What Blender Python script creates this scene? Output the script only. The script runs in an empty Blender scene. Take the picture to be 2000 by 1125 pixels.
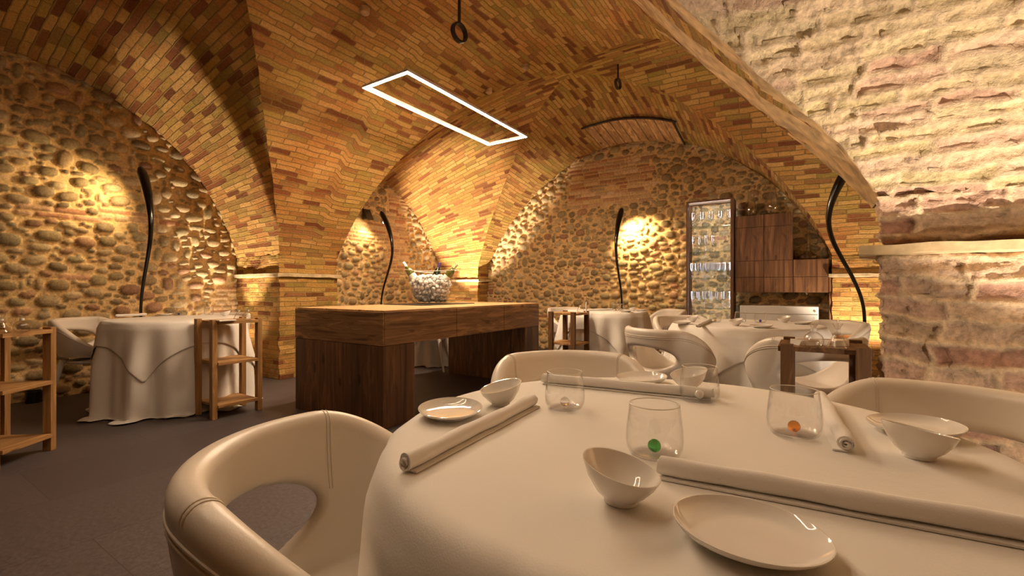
import bpy, bmesh, math, random
import numpy as np
from mathutils import Vector, noise as mnoise

random.seed(7)
PI = math.pi
SC = bpy.context.scene
COL = SC.collection
F, Y0, HC = 880.0, 566.0, 1.0
CT, ST = 0.8387, 0.5446          # room is turned 33 degrees to the view

def cw(X, Y):
    """viewing-frame metres (right, forward) -> room metres"""
    return (CT*X - ST*Y, ST*X + CT*Y)

def at(px, py, z):
    Y = F*(HC - z)/(py - Y0); X = (px - 1000)/F*Y
    return cw(X, Y)

def facing(fx, fy):
    wx, wy = cw(fx, fy)
    return math.atan2(-wx, wy)

# ------------------------------------------------------------------ materials
def new_mat(name):
    m = bpy.data.materials.new(name); m.use_nodes = True
    nt = m.node_tree; b = nt.nodes['Principled BSDF']
    return m, nt, b

def N(nt, t, **kw):
    n = nt.nodes.new(t)
    for k, v in kw.items():
        if k in n.inputs: n.inputs[k].default_value = v
        else: setattr(n, k, v)
    return n

def ramp(nt, stops, interp='LINEAR'):
    r = nt.nodes.new('ShaderNodeValToRGB'); e = r.color_ramp.elements
    r.color_ramp.interpolation = interp
    while len(e) < len(stops): e.new(0.5)
    for i, (p, c) in enumerate(stops):
        e[i].position = p; e[i].color = (*c, 1)
    return r

def simple(name, col, rough=0.5, metal=0.0, noise_amt=0.0, nscale=20, bump=0.0, bscale=200, spec=0.5, coat=0):
    m, nt, b = new_mat(name)
    b.inputs['Base Color'].default_value = (*col, 1)
    b.inputs['Roughness'].default_value = rough
    b.inputs['Metallic'].default_value = metal
    b.inputs['Specular IOR Level'].default_value = spec
    b.inputs['Coat Weight'].default_value = coat
    tc = N(nt, 'ShaderNodeTexCoord')
    if noise_amt:
        n = N(nt, 'ShaderNodeTexNoise', Scale=nscale, Detail=5)
        nt.links.new(tc.outputs['Object'], n.inputs['Vector'])
        r = ramp(nt, [(0.3, tuple(c*(1-noise_amt) for c in col)), (0.7, tuple(min(1, c*(1+noise_amt*.5)) for c in col))])
        nt.links.new(n.outputs['Fac'], r.inputs['Fac']); nt.links.new(r.outputs['Color'], b.inputs['Base Color'])
    if bump:
        n2 = N(nt, 'ShaderNodeTexNoise', Scale=bscale, Detail=3)
        nt.links.new(tc.outputs['Object'], n2.inputs['Vector'])
        bp = N(nt, 'ShaderNodeBump', Strength=bump, Distance=0.002)
        nt.links.new(n2.outputs['Fac'], bp.inputs['Height']); nt.links.new(bp.outputs['Normal'], b.inputs['Normal'])
    return m

def brick_mat(name, palette, mortar, rough_bump=0.010, bw=0.25, rh=0.054, wob=0.007, grain=0.012, hue=(1, 1, 1)):
    m, nt, b = new_mat(name); L = nt.links
    b.inputs['Roughness'].default_value = 0.9
    b.inputs['Specular IOR Level'].default_value = 0.15
    uv = N(nt, 'ShaderNodeUVMap')
    geo = N(nt, 'ShaderNodeTexCoord')
    n1 = N(nt, 'ShaderNodeTexNoise', Scale=3.0, Detail=3)
    L.new(geo.outputs['Object'], n1.inputs['Vector'])
    n1b = N(nt, 'ShaderNodeTexNoise', Scale=22.0, Detail=2)
    L.new(geo.outputs['Object'], n1b.inputs['Vector'])
    def centred(nn, k):
        s = N(nt, 'ShaderNodeVectorMath', operation='SUBTRACT'); s.inputs[1].default_value = (.5, .5, .5)
        L.new(nn.outputs['Color'], s.inputs[0])
        q = N(nt, 'ShaderNodeVectorMath', operation='SCALE'); q.inputs['Scale'].default_value = k
        L.new(s.outputs[0], q.inputs[0]); return q
    c1 = centred(n1, wob*3); c2 = centred(n1b, wob)
    a1 = N(nt, 'ShaderNodeVectorMath', operation='ADD'); a2 = N(nt, 'ShaderNodeVectorMath', operation='ADD')
    L.new(uv.outputs['UV'], a1.inputs[0]); L.new(c1.outputs[0], a1.inputs[1])
    L.new(a1.outputs[0], a2.inputs[0]); L.new(c2.outputs[0], a2.inputs[1])
    br = N(nt, 'ShaderNodeTexBrick', Scale=1.0)
    br.inputs['Color1'].default_value = (0, 0, 0, 1); br.inputs['Color2'].default_value = (1, 1, 1, 1)
    br.inputs['Mortar'].default_value = (.5, .5, .5, 1)
    br.inputs['Mortar Size'].default_value = 0.006; br.inputs['Mortar Smooth'].default_value = 0.6
    br.inputs['Brick Width'].default_value = bw; br.inputs['Row Height'].default_value = rh
    br.offset = 0.43; br.offset_frequency = 2; br.squash = 0.8; br.squash_frequency = 3
    L.new(a2.outputs[0], br.inputs['Vector'])
    rp = ramp(nt, palette)
    L.new(br.outputs['Color'], rp.inputs['Fac'])
    # large-scale drift of colour
    n2 = N(nt, 'ShaderNodeTexNoise', Scale=1.3, Detail=3)
    L.new(geo.outputs['Object'], n2.inputs['Vector'])
    dr = ramp(nt, [(0.35, (1.0, 0.86, 0.80)), (0.5, (1, 1, 1)), (0.68, (.92, 1.0, .80))])
    L.new(n2.outputs['Fac'], dr.inputs['Fac'])
    mx = N(nt, 'ShaderNodeMix', data_type='RGBA', blend_type='MULTIPLY'); mx.inputs[0].default_value = 1
    L.new(rp.outputs['Color'], mx.inputs[6]); L.new(dr.outputs['Color'], mx.inputs[7])
    n3 = N(nt, 'ShaderNodeTexNoise', Scale=60.0, Detail=6, Roughness=0.65)
    L.new(geo.outputs['Object'], n3.inputs['Vector'])
    fr = ramp(nt, [(0.3, (.72, .70, .68)), (0.65, (1.12, 1.12, 1.12))])
    L.new(n3.outputs['Fac'], fr.inputs['Fac'])
    mx2 = N(nt, 'ShaderNodeMix', data_type='RGBA', blend_type='MULTIPLY'); mx2.inputs[0].default_value = 1
    L.new(mx.outputs[2], mx2.inputs[6]); L.new(fr.outputs['Color'], mx2.inputs[7])
    mo = N(nt, 'ShaderNodeMix', data_type='RGBA'); mo.inputs[7].default_value = (*mortar, 1)
    # worn joints: joint width varies
    L.new(br.outputs['Fac'], mo.inputs[0]); L.new(mx2.outputs[2], mo.inputs[6])
    L.new(mo.outputs[2], b.inputs['Base Color'])
    # height
    inv = N(nt, 'ShaderNodeMath', operation='MULTIPLY_ADD'); inv.inputs[1].default_value = -1.0; inv.inputs[2].default_value = 1.0
    L.new(br.outputs['Fac'], inv.inputs[0])
    hb = N(nt, 'ShaderNodeMath', operation='MULTIPLY_ADD'); hb.inputs[1].default_value = 0.5
    L.new(br.outputs['Color'], hb.inputs[0]); L.new(inv.outputs[0], hb.inputs[2])
    n4 = N(nt, 'ShaderNodeTexNoise', Scale=26.0, Detail=8, Roughness=0.62)
    mp = N(nt, 'ShaderNodeMapping'); mp.inputs['Scale'].default_value = (0.7, 2.0, 1)
    L.new(a2.outputs[0], mp.inputs['Vector']); L.new(mp.outputs[0], n4.inputs['Vector'])
    h2 = N(nt, 'ShaderNodeMath', operation='MULTIPLY_ADD'); h2.inputs[1].default_value = grain/rough_bump
    L.new(n4.outputs['Fac'], h2.inputs[0]); L.new(hb.outputs[0], h2.inputs[2])
    bp = N(nt, 'ShaderNodeBump', Strength=1.0, Distance=rough_bump)
    L.new(h2.outputs[0], bp.inputs['Height']); L.new(bp.outputs['Normal'], b.inputs['Normal'])
    return m

OCHRE = [(0.0, (.17, .062, .025)), (0.12, (.25, .10, .038)), (0.22, (.40, .20, .062)), (0.42, (.48, .265, .078)), (0.60, (.55, .325, .110)), (0.76, (.44, .27, .075)), (0.88, (.32, .215, .060)), (1.0, (.32, .14, .058))]
PALE = [(0.0, (.36, .16, .09)), (0.1, (.50, .28, .18)), (0.25, (.64, .46, .29)), (0.5, (.70, .53, .34)), (0.75, (.66, .52, .30)), (0.9, (.58, .40, .28)), (1.0, (.46, .26, .19))]

def pebble_mat(name, bs=.7, bd=.006, bsc=70.0):
    m, nt, b = new_mat(name); L = nt.links
    b.inputs['Roughness'].default_value = 0.72; b.inputs['Specular IOR Level'].default_value = 0.3
    at_ = N(nt, 'ShaderNodeAttribute', attribute_name='stone')
    tc = N(nt, 'ShaderNodeTexCoord')
    n = N(nt, 'ShaderNodeTexNoise', Scale=45.0, Detail=6, Roughness=0.65)
    L.new(tc.outputs['Object'], n.inputs['Vector'])
    r = ramp(nt, [(0.3, (.66, .64, .62)), (0.68, (1.22, 1.2, 1.18))])
    L.new(n.outputs['Fac'], r.inputs['Fac'])
    mx = N(nt, 'ShaderNodeMix', data_type='RGBA', blend_type='MULTIPLY'); mx.inputs[0].default_value = 1
    L.new(at_.outputs['Color'], mx.inputs[6]); L.new(r.outputs['Color'], mx.inputs[7])
    L.new(mx.outputs[2], b.inputs['Base Color'])
    n4 = N(nt, 'ShaderNodeTexNoise', Scale=bsc, Detail=8, Roughness=0.65)
    L.new(tc.outputs['Object'], n4.inputs['Vector'])
    bp = N(nt, 'ShaderNodeBump', Strength=bs, Distance=bd)
    L.new(n4.outputs['Fac'], bp.inputs['Height']); L.new(bp.outputs['Normal'], b.inputs['Normal'])
    return m

def wood_mat(name, c_lo, c_hi, axis=1, plank=0.0, plank_axis=0, rough=0.55, knots=True):
    """grain runs along local `axis`; optional plank joints across plank_axis"""
    m, nt, b = new_mat(name); L = nt.links
    b.inputs['Roughness'].default_value = rough
    tc = N(nt, 'ShaderNodeTexCoord')
    mp = N(nt, 'ShaderNodeMapping')
    s = [9.0, 9.0, 9.0]; s[axis] = 0.9
    mp.inputs['Scale'].default_value = s
    L.new(tc.outputs['Object'], mp.inputs['Vector'])
    w = N(nt, 'ShaderNodeTexNoise', Scale=1.6, Detail=8, Roughness=0.6, Distortion=1.6)
    L.new(mp.outputs[0], w.inputs['Vector'])
    mp2 = N(nt, 'ShaderNodeMapping'); s2 = [70.0, 70.0, 70.0]; s2[axis] = 2.5
    mp2.inputs['Scale'].default_value = s2
    L.new(tc.outputs['Object'], mp2.inputs['Vector'])
    w2 = N(nt, 'ShaderNodeTexNoise', Scale=1.0, Detail=3)
    L.new(mp2.outputs[0], w2.inputs['Vector'])
    r = ramp(nt, [(0.36, c_lo), (0.46, tuple((a+c)/2 for a, c in zip(c_lo, c_hi))), (0.52, tuple(a*.6+c*.4 for a, c in zip(c_lo, c_hi))), (0.60, c_hi)])
    L.new(w.outputs['Fac'], r.inputs['Fac'])
    r2 = ramp(nt, [(0.3, (.72, .70, .68)), (0.7, (1.1, 1.1, 1.1))])
    L.new(w2.outputs['Fac'], r2.inputs['Fac'])
    mx = N(nt, 'ShaderNodeMix', data_type='RGBA', blend_type='MULTIPLY'); mx.inputs[0].default_value = 1
    L.new(r.outputs['Color'], mx.inputs[6]); L.new(r2.outputs['Color'], mx.inputs[7])
    out = mx.outputs[2]
    if knots:
        mk = N(nt, 'ShaderNodeMapping'); sk = [6.0, 6.0, 6.0]; sk[axis] = 2.6
        mk.inputs['Scale'].default_value = sk
        L.new(tc.outputs['Object'], mk.inputs['Vector'])
        vk = N(nt, 'ShaderNodeTexVoronoi', Scale=1.0); L.new(mk.outputs[0], vk.inputs['Vector'])
        rk = ramp(nt, [(0.0, (.30, .24, .18)), (0.09, (.45, .38, .32)), (0.13, (1, 1, 1))])
        L.new(vk.outputs['Distance'], rk.inputs['Fac'])
        m3 = N(nt, 'ShaderNodeMix', data_type='RGBA', blend_type='MULTIPLY'); m3.inputs[0].default_value = 1
        L.new(out, m3.inputs[6]); L.new(rk.outputs['Color'], m3.inputs[7]); out = m3.outputs[2]
    if plank:
        sp = N(nt, 'ShaderNodeSeparateXYZ'); L.new(tc.outputs['Object'], sp.inputs[0])
        dv = N(nt, 'ShaderNodeMath', operation='DIVIDE'); dv.inputs[1].default_value = plank
        L.new(sp.outputs[plank_axis], dv.inputs[0])
        fl = N(nt, 'ShaderNodeMath', operation='FLOOR'); L.new(dv.outputs[0], fl.inputs[0])
        wn = N(nt, 'ShaderNodeTexWhiteNoise', noise_dimensions='1D'); L.new(fl.outputs[0], wn.inputs['W'])
        rr = ramp(nt, [(0, (.62, .60, .58)), (1, (1.12, 1.1, 1.05))]); L.new(wn.outputs['Value'], rr.inputs['Fac'])
        m4 = N(nt, 'ShaderNodeMix', data_type='RGBA', blend_type='MULTIPLY'); m4.inputs[0].default_value = 1
        L.new(out, m4.inputs[6]); L.new(rr.outputs['Color'], m4.inputs[7]); out = m4.outputs[2]
    L.new(out, b.inputs['Base Color'])
    bp = N(nt, 'ShaderNodeBump', Strength=0.35, Distance=0.002)
    L.new(w2.outputs['Fac'], bp.inputs['Height']); L.new(bp.outputs['Normal'], b.inputs['Normal'])
    return m

def thin_glass(name, tint=(1, 1, 1), edge=0.9, base=0.04, rough=.02):
    m = bpy.data.materials.new(name); m.use_nodes = True; nt = m.node_tree; L = nt.links
    nt.nodes.clear()
    out = N(nt, 'ShaderNodeOutputMaterial')
    tr = N(nt, 'ShaderNodeBsdfTransparent'); tr.inputs[0].default_value = (*tint, 1)
    gl = N(nt, 'ShaderNodeBsdfGlossy', Roughness=rough)
    lw = N(nt, 'ShaderNodeLayerWeight', Blend=0.30)
    r = N(nt, 'ShaderNodeMapRange'); r.inputs['To Min'].default_value = base; r.inputs['To Max'].default_value = edge
    pw = N(nt, 'ShaderNodeMath', operation='POWER'); pw.inputs[1].default_value = 2.2
    L.new(lw.outputs['Facing'], pw.inputs[0]); L.new(pw.outputs[0], r.inputs['Value'])
    mx = N(nt, 'ShaderNodeMixShader')
    L.new(r.outputs[0], mx.inputs[0]); L.new(tr.outputs[0], mx.inputs[1]); L.new(gl.outputs[0], mx.inputs[2])
    L.new(mx.outputs[0], out.inputs[0])
    return m

def mix_glass(name, k=.5):
    m = bpy.data.materials.new(name); m.use_nodes = True; nt = m.node_tree; nt.nodes.clear()
    out = N(nt, 'ShaderNodeOutputMaterial'); tr = N(nt, 'ShaderNodeBsdfTransparent')
    gl = N(nt, 'ShaderNodeBsdfGlass', IOR=1.46, Roughness=0.0)
    mx = N(nt, 'ShaderNodeMixShader'); mx.inputs[0].default_value = k
    nt.links.new(tr.outputs[0], mx.inputs[1]); nt.links.new(gl.outputs[0], mx.inputs[2]); nt.links.new(mx.outputs[0], out.inputs[0])
    return m

def real_glass(name, col, rough=0.0):
    m, nt, b = new_mat(name)
    b.inputs['Base Color'].default_value = (*col, 1); b.inputs['Roughness'].default_value = rough
    b.inputs['Transmission Weight'].default_value = 1.0; b.inputs['IOR'].default_value = 1.45
    return m

def emit(name, col, strength):
    m = bpy.data.materials.new(name); m.use_nodes = True; nt = m.node_tree
    nt.nodes.clear()
    o = N(nt, 'ShaderNodeOutputMaterial'); e = N(nt, 'ShaderNodeEmission'); e.inputs[0].default_value = (*col, 1); e.inputs[1].default_value = strength
    nt.links.new(e.outputs[0], o.inputs[0]); return m

def cloth_mat(name, col):
    m, nt, b = new_mat(name); L = nt.links
    b.inputs['Base Color'].default_value = (*col, 1); b.inputs['Roughness'].default_value = 0.85
    b.inputs['Sheen Weight'].default_value = 0.15; b.inputs['Specular IOR Level'].default_value = 0.2
    tc = N(nt, 'ShaderNodeTexCoord')
    n = N(nt, 'ShaderNodeTexNoise', Scale=9.0, Detail=4); L.new(tc.outputs['Object'], n.inputs['Vector'])
    n2 = N(nt, 'ShaderNodeTexNoise', Scale=420.0, Detail=2); L.new(tc.outputs['Object'], n2.inputs['Vector'])
    ad = N(nt, 'ShaderNodeMath', operation='MULTIPLY_ADD'); ad.inputs[1].default_value = 0.12
    L.new(n2.outputs['Fac'], ad.inputs[0]); L.new(n.outputs['Fac'], ad.inputs[2])
    bp = N(nt, 'ShaderNodeBump', Strength=0.6, Distance=0.004)
    L.new(ad.outputs[0], bp.inputs['Height']); L.new(bp.outputs['Normal'], b.inputs['Normal'])
    return m

def leather_mat(name, col):
    m, nt, b = new_mat(name); L = nt.links
    b.inputs['Base Color'].default_value = (*col, 1); b.inputs['Roughness'].default_value = 0.36
    tc = N(nt, 'ShaderNodeTexCoord')
    n = N(nt, 'ShaderNodeTexNoise', Scale=7.0, Detail=3, Distortion=0.8); L.new(tc.outputs['Object'], n.inputs['Vector'])
    n2 = N(nt, 'ShaderNodeTexVoronoi', Scale=380.0); L.new(tc.outputs['Object'], n2.inputs['Vector'])
    ad = N(nt, 'ShaderNodeMath', operation='MULTIPLY_ADD'); ad.inputs[1].default_value = 0.05
    L.new(n2.outputs['Distance'], ad.inputs[0]); L.new(n.outputs['Fac'], ad.inputs[2])
    bp = N(nt, 'ShaderNodeBump', Strength=0.22, Distance=0.008)
    L.new(ad.outputs[0], bp.inputs['Height']); L.new(bp.outputs['Normal'], b.inputs['Normal'])
    return m

def floor_mat():
    m, nt, b = new_mat('slate_floor'); L = nt.links
    tc = N(nt, 'ShaderNodeTexCoord')
    mp = N(nt, 'ShaderNodeMapping'); mp.inputs['Rotation'].default_value = (0, 0, PI/2)
    L.new(tc.outputs['Object'], mp.inputs['Vector'])
    br = N(nt, 'ShaderNodeTexBrick', Scale=1.0)
    br.inputs['Color1'].default_value = (.068, .057, .060, 1); br.inputs['Color2'].default_value = (.088, .075, .078, 1)
    br.inputs['Mortar'].default_value = (.045, .038, .04, 1)
    br.inputs['Mortar Size'].default_value = 0.0018; br.inputs['Brick Width'].default_value = 1.2; br.inputs['Row Height'].default_value = 0.6
    br.inputs['Mortar Smooth'].default_value = 0.3
    L.new(mp.outputs[0], br.inputs['Vector'])
    n = N(nt, 'ShaderNodeTexNoise', Scale=55.0, Detail=7, Roughness=0.75); L.new(tc.outputs['Object'], n.inputs['Vector'])
    r = ramp(nt, [(0.35, (.55, .52, .52)), (0.65, (1.5, 1.45, 1.42))]); L.new(n.outputs['Fac'], r.inputs['Fac'])
    mx = N(nt, 'ShaderNodeMix', data_type='RGBA', blend_type='MULTIPLY'); mx.inputs[0].default_value = 1
    L.new(br.outputs['Color'], mx.inputs[6]); L.new(r.outputs['Color'], mx.inputs[7]); L.new(mx.outputs[2], b.inputs['Base Color'])
    r2 = ramp(nt, [(0.3, (.42,)*3), (0.7, (.62,)*3)]); L.new(n.outputs['Fac'], r2.inputs['Fac']); L.new(r2.outputs['Color'], b.inputs['Roughness'])
    bp = N(nt, 'ShaderNodeBump', Strength=0.4, Distance=0.002); L.new(n.outputs['Fac'], bp.inputs['Height']); L.new(bp.outputs['Normal'], b.inputs['Normal'])
    return m

M = dict(
    vault=brick_mat('ochre_brick', OCHRE, (.29, .175, .058)),
    pier=brick_mat('pier_brick', OCHRE, (.36, .22, .075), rough_bump=0.008),
    rough=None, rough_far=brick_mat('rough_pale_brick', PALE, (.62, .47, .30), rough_bump=0.016, wob=0.02, grain=0.022),
    pebble=pebble_mat('pebble_stone'), crumb=pebble_mat('crumbling_stone', 1.0, .016, 34.0),
    floor=floor_mat(),
    ledge=simple('ledge_stone', (.55, .42, .24), 0.9, noise_amt=.3, nscale=14, bump=1, bscale=40),
    wood_x=wood_mat('brown_wood_x', (.12, .055, .022), (.44, .24, .105), 0),
    wood_y=wood_mat('brown_wood_y', (.12, .055, .022), (.44, .24, .105), 1),
    wood_z=wood_mat('dark_wood_planks', (.07, .03, .012), (.23, .11, .042), 2, plank=.11, plank_axis=1),
    wood_zx=wood_mat('dark_wood_upright', (.08, .034, .013), (.26, .12, .048), 2, plank=.12, plank_axis=0),
    wood_top=wood_mat('light_wood_top', (.40, .22, .09), (.62, .40, .19), 1),
    cab=wood_mat('cabinet_wood', (.085, .034, .012), (.22, .10, .036), 2),
    hatch=wood_mat('hatch_wood', (.24, .11, .035), (.68, .42, .19), 1, knots=True),
    oak_z=wood_mat('golden_wood_leg', (.26, .13, .045), (.50, .28, .10), 2, knots=False),
    oak_y=wood_mat('golden_wood_board', (.28, .14, .05), (.56, .32, .12), 1),
    dk_z=wood_mat('dark_stand_leg', (.08, .035, .012), (.20, .10, .035), 2, knots=False),
    dk_y=wood_mat('dark_stand_board', (.09, .04, .014), (.24, .12, .045), 1),
    cloth=cloth_mat('white_cloth', (.80, .77, .72)),
    linen=cloth_mat('napkin_linen', (.84, .81, .77)),
    leather=leather_mat('cream_leather', (.74, .68, .60)),
    seam=simple('seam_thread', (.68, .62, .54), .5),
    legp=simple('white_leg_paint', (.78, .74, .68), .4),
    china=simple('white_china', (.86, .83, .78), .07, spec=.6, coat=.4),
    black=simple('gloss_black', (.006, .005, .005), .16, spec=.6),
    iron=simple('rusty_iron', (.045, .028, .02), .6, metal=.5, noise_amt=.4, nscale=60),
    alu=simple('white_aluminium', (.8, .78, .75), .4),
    rad=simple('white_radiator', (.80, .78, .74), .45),
    mat=simple('black_slate', (.02, .02, .022), .5),
    glass=thin_glass('clear_glass', (1, 1, 1), 1.0, .05), cglass=thin_glass('cabinet_glass', (1, 1, 1), 1.0, .16, .04),
    shelf=thin_glass('shelf_glass', (.90, .98, .95), .8, .08),
    acryl=thin_glass('acrylic_bowl', (.995, .995, .99), .55, .02),
    ballc=real_glass('clear_ball', (1, 1, 1)),
    ballw=simple('milky_ball', (.8, .78, .74), .15),
    ballg=real_glass('green_ball', (.02, .42, .03)),
    ballo=real_glass('amber_ball', (.85, .30, .01)),
    bally=real_glass('yellow_ball', (.9, .6, .05)),
    ballb=real_glass('blue_ball', (.03, .08, .7)),
    bottle_g=simple('olive_bottle', (.10, .11, .015), .08, coat=.5),
    bottle_d=simple('dark_bottle', (.01, .02, .012), .08, coat=.5),
    foil_w=simple('white_foil', (.82, .82, .84), .35),
    foil_p=simple('purple_foil', (.07, .03, .14), .35),
    foil_y=simple('cream_foil', (.80, .74, .45), .4),
    paper=simple('paper_label', (.85, .83, .78), .6),
    cable=simple('grey_cable', (.25, .2, .15), .5),
    band=simple('worn_lime_plaster', (.58, .39, .19), .92, noise_amt=.5, nscale=11, bump=1, bscale=30),
    plaster=simple('plaster', (.55, .42, .26), .9, noise_amt=.2),
)
def ice_mat():
    m, nt, b = new_mat('crushed_ice')
    b.inputs['Base Color'].default_value = (.98, .98, 1, 1); b.inputs['Roughness'].default_value = .12
    b.inputs['Transmission Weight'].default_value = .04; b.inputs['IOR'].default_value = 1.31; b.inputs['Coat Weight'].default_value = .5
    b.inputs['Subsurface Weight'].default_value = .9; b.inputs['Subsurface Radius'].default_value = (1, 1, 1); b.inputs['Subsurface Scale'].default_value = .05
    return m
M['ice'] = ice_mat()
def rim_glint_mat():
    m, nt, b = new_mat('rim_glint'); b.inputs['Base Color'].default_value = (1, .95, .86, 1); b.inputs['Roughness'].default_value = .25  # pale near-opaque colour paints the light caught along clear glass edges
    b.inputs['Alpha'].default_value = .85; return m
M['rim'] = rim_glint_mat()

# ------------------------------------------------------------------ object helpers
def tag(o, label=None, cat=None, group=None, kind=None):
    if label: o['label'] = label
    if cat: o['category'] = cat
    if group: o['group'] = group
    if kind: o['kind'] = kind
    return o

def empty(name, loc, rz=0.0):
    o = bpy.data.objects.new(name, None); COL.objects.link(o)
    o.location = loc; o.rotation_euler = (0, 0, rz); o.empty_display_size = 0.05
    return o

def link_mesh(name, me, mat, parent=None):
    o = bpy.data.objects.new(name, me); COL.objects.link(o)
    if mat is not None: me.materials.append(mat)
    if parent: o.parent = parent
    return o

class MB:
    def __init__(s): s.v = []; s.f = []; s.m = []
    def add(s, vs, fs, mi=0):
        o = len(s.v); s.v += [tuple(v) for v in vs]; s.f += [tuple(i+o for i in f) for f in fs]; s.m += [mi]*len(fs); return s
    def box(s, x0, x1, y0, y1, z0, z1, mi=0):
        return s.add([(x0, y0, z0), (x1, y0, z0), (x1, y1, z0), (x0, y1, z0), (x0, y0, z1), (x1, y0, z1), (x1, y1, z1), (x0, y1, z1)],
                     [(0, 3, 2, 1), (4, 5, 6, 7), (0, 1, 5, 4), (1, 2, 6, 5), (2, 3, 7, 6), (3, 0, 4, 7)], mi)
    def tube(s, pts, rad, n=12, mi=0, caps=True, flat=None):
        P = [Vector(p) for p in pts]
        if not hasattr(rad, '__len__'): rad = [rad]*len(P)
        vs = []; fs = []
        prev = None
        for i, p in enumerate(P):
            d = (P[min(i+1, len(P)-1)] - P[max(i-1, 0)]).normalized()
            if prev is None:
                ref = Vector((0, 0, 1)) if abs(d.z) < .9 else Vector((1, 0, 0))
                u = d.cross(ref).normalized()
            else:
                u = (prev - d*prev.dot(d)).normalized()
            prev = u; w = d.cross(u)
            for k in range(n):
                a = 2*PI*k/n
                vs.append(p + rad[i]*(math.cos(a)*u + math.sin(a)*w))
        for i in range(len(P)-1):
            for k in range(n):
                a = i*n+k; b = i*n+(k+1) % n
                fs.append((a, b, b+n, a+n))
        if caps:
            fs.append(tuple(range(n-1, -1, -1))); fs.append(tuple((len(P)-1)*n+k for k in range(n)))
        return s.add(vs, fs, mi)
    def lathe(s, prof, n=32, c=(0, 0, 0), mi=0, fn=None):
        vs = []; fs = []; m = len(prof)
        for k in range(n):
            a = 2*PI*k/n
            for (r, z) in prof:
                x, y = r*math.cos(a), r*math.sin(a)
                if fn: x, y, z = fn(x, y, z)
                vs.append((x+c[0], y+c[1], z+c[2]))
        for k in range(n):
            k2 = (k+1) % n
            for j in range(m-1):
                if prof[j][0] < 1e-6 and prof[j+1][0] < 1e-6: continue
                fs.append((k*m+j, k2*m+j, k2*m+j+1, k*m+j+1))
        return s.add(vs, fs, mi)
    def ball(s, c, r, n=16, mi=0, sc=(1, 1, 1)):
        pr = [(r*math.sin(PI*i/(n//2)), -r*math.cos(PI*i/(n//2))) for i in range(n//2+1)]
        return s.lathe(pr, n, c, mi, fn=lambda x, y, z: (x*sc[0], y*sc[1], z*sc[2]))
    def build(s, name, mat, parent=None, smooth=False, bevel=0.0, merge=True, bseg=2):
        me = bpy.data.meshes.new(name); me.from_pydata(s.v, [], s.f)
        bm = bmesh.new(); bm.from_mesh(me)
        if merge: bmesh.ops.remove_doubles(bm, verts=bm.verts, dist=1e-5)
        bmesh.ops.recalc_face_normals(bm, faces=bm.faces)
        if smooth:
            for f in bm.faces: f.smooth = True
            for e in bm.edges:
                if len(e.link_faces) == 2 and e.calc_face_angle(0) > 0.75: e.smooth = False
        bm.to_mesh(me); bm.free()
        o = link_mesh(name, me, mat, parent)
        if bevel:
            b = o.modifiers.new('b', 'BEVEL'); b.width = bevel; b.segments = bseg; b.limit_method = 'ANGLE'
        return o

def copy_tree(o, parent=None):
    c = o.copy(); COL.objects.link(c); c.parent = parent
    for ch in list(o.children): copy_tree(ch, c)
    return c

def fbm(p, sc, oct=3):
    return mnoise.fractal(Vector(p)*sc, 0.6, 2.1, oct)

# rough masonry with real relief ------------------------------------------
ROUGH_PAL = [(.66, .53, .33), (.72, .59, .38), (.62, .50, .30), (.68, .53, .36), (.62, .44, .32), (.54, .36, .26), (.70, .58, .36), (.66, .50, .36), (.64, .53, .30)]
PINK_PAL = [(.50, .31, .23), (.58, .40, .29), (.42, .24, .17), (.62, .46, .33), (.52, .35, .26), (.40, .23, .16), (.58, .43, .29)]
def h1(a, b, c=0.0):
    v = math.sin(a*127.1+b*311.7+c*74.7)*43758.5453; return v-math.floor(v)
def rough_sample(u, v, pal, rh=.088, bw=.30, depth=.020):
    p = Vector((u*2.2, v*2.2, .3))
    v2 = v + .055*mnoise.noise(p) + .016*mnoise.noise(p*5)
    r = math.floor(v2/rh); fv = v2/rh-r
    w = bw*(.65+.7*h1(r, 3.1)); off = h1(r, 9.7)*w
    u2 = u + off + .012*mnoise.noise(p*5)
    c = math.floor(u2/w); fu = u2/w-c
    e = min(fv, 1-fv)*rh; e2 = min(fu, 1-fu)*w
    d = min(e, e2)
    edge = min(1, max(0, (d-.004)/.014))
    k = h1(r, c, 1.0)
    crumble = mnoise.fractal(Vector((u*11, v*20, k*9)), .8, 2.1, 5)
    ridge = abs(mnoise.noise(Vector((u*5, v*15, 2.0))))
    h = depth*(edge*(.6+.55*k) - .5) + .009*crumble - .010*(ridge < .06)
    t = min(1, max(0, edge*1.3-.15))
    cb = pal[int(h1(c, r, 5.0)*len(pal)) % len(pal)]
    m = (.70, .55, .37); g = .86+.28*h1(c, r, 2.0)
    return h, tuple(m[i]*(1-t)+cb[i]*g*t for i in range(3))
def roughen(me, pal, layer='UVMap', only=None, **kw):
    """displace vertices along their normals by the masonry relief and store each stone's own colour"""
    uvv = {}
    ul = me.uv_layers[layer].data
    fixed = set()
    for p in me.polygons:
        ok = only is None or p.material_index == only
        for li, vi in zip(p.loop_indices, p.vertices):
            if ok: uvv.setdefault(vi, tuple(ul[li].uv))
            else: fixed.add(vi)
    cols = np.ones((len(me.vertices), 4), dtype=np.float32)*.5
    nrm = [v.normal.copy() for v in me.vertices]
    for vi, (u, v) in uvv.items():
        h, c = rough_sample(u, v, pal, **kw)
        cols[vi, :3] = c
        if vi not in fixed: me.vertices[vi].co += nrm[vi]*h
    a = me.color_attributes.new('stone', 'FLOAT_COLOR', 'POINT'); a.data.foreach_set('color', cols.ravel())

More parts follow.
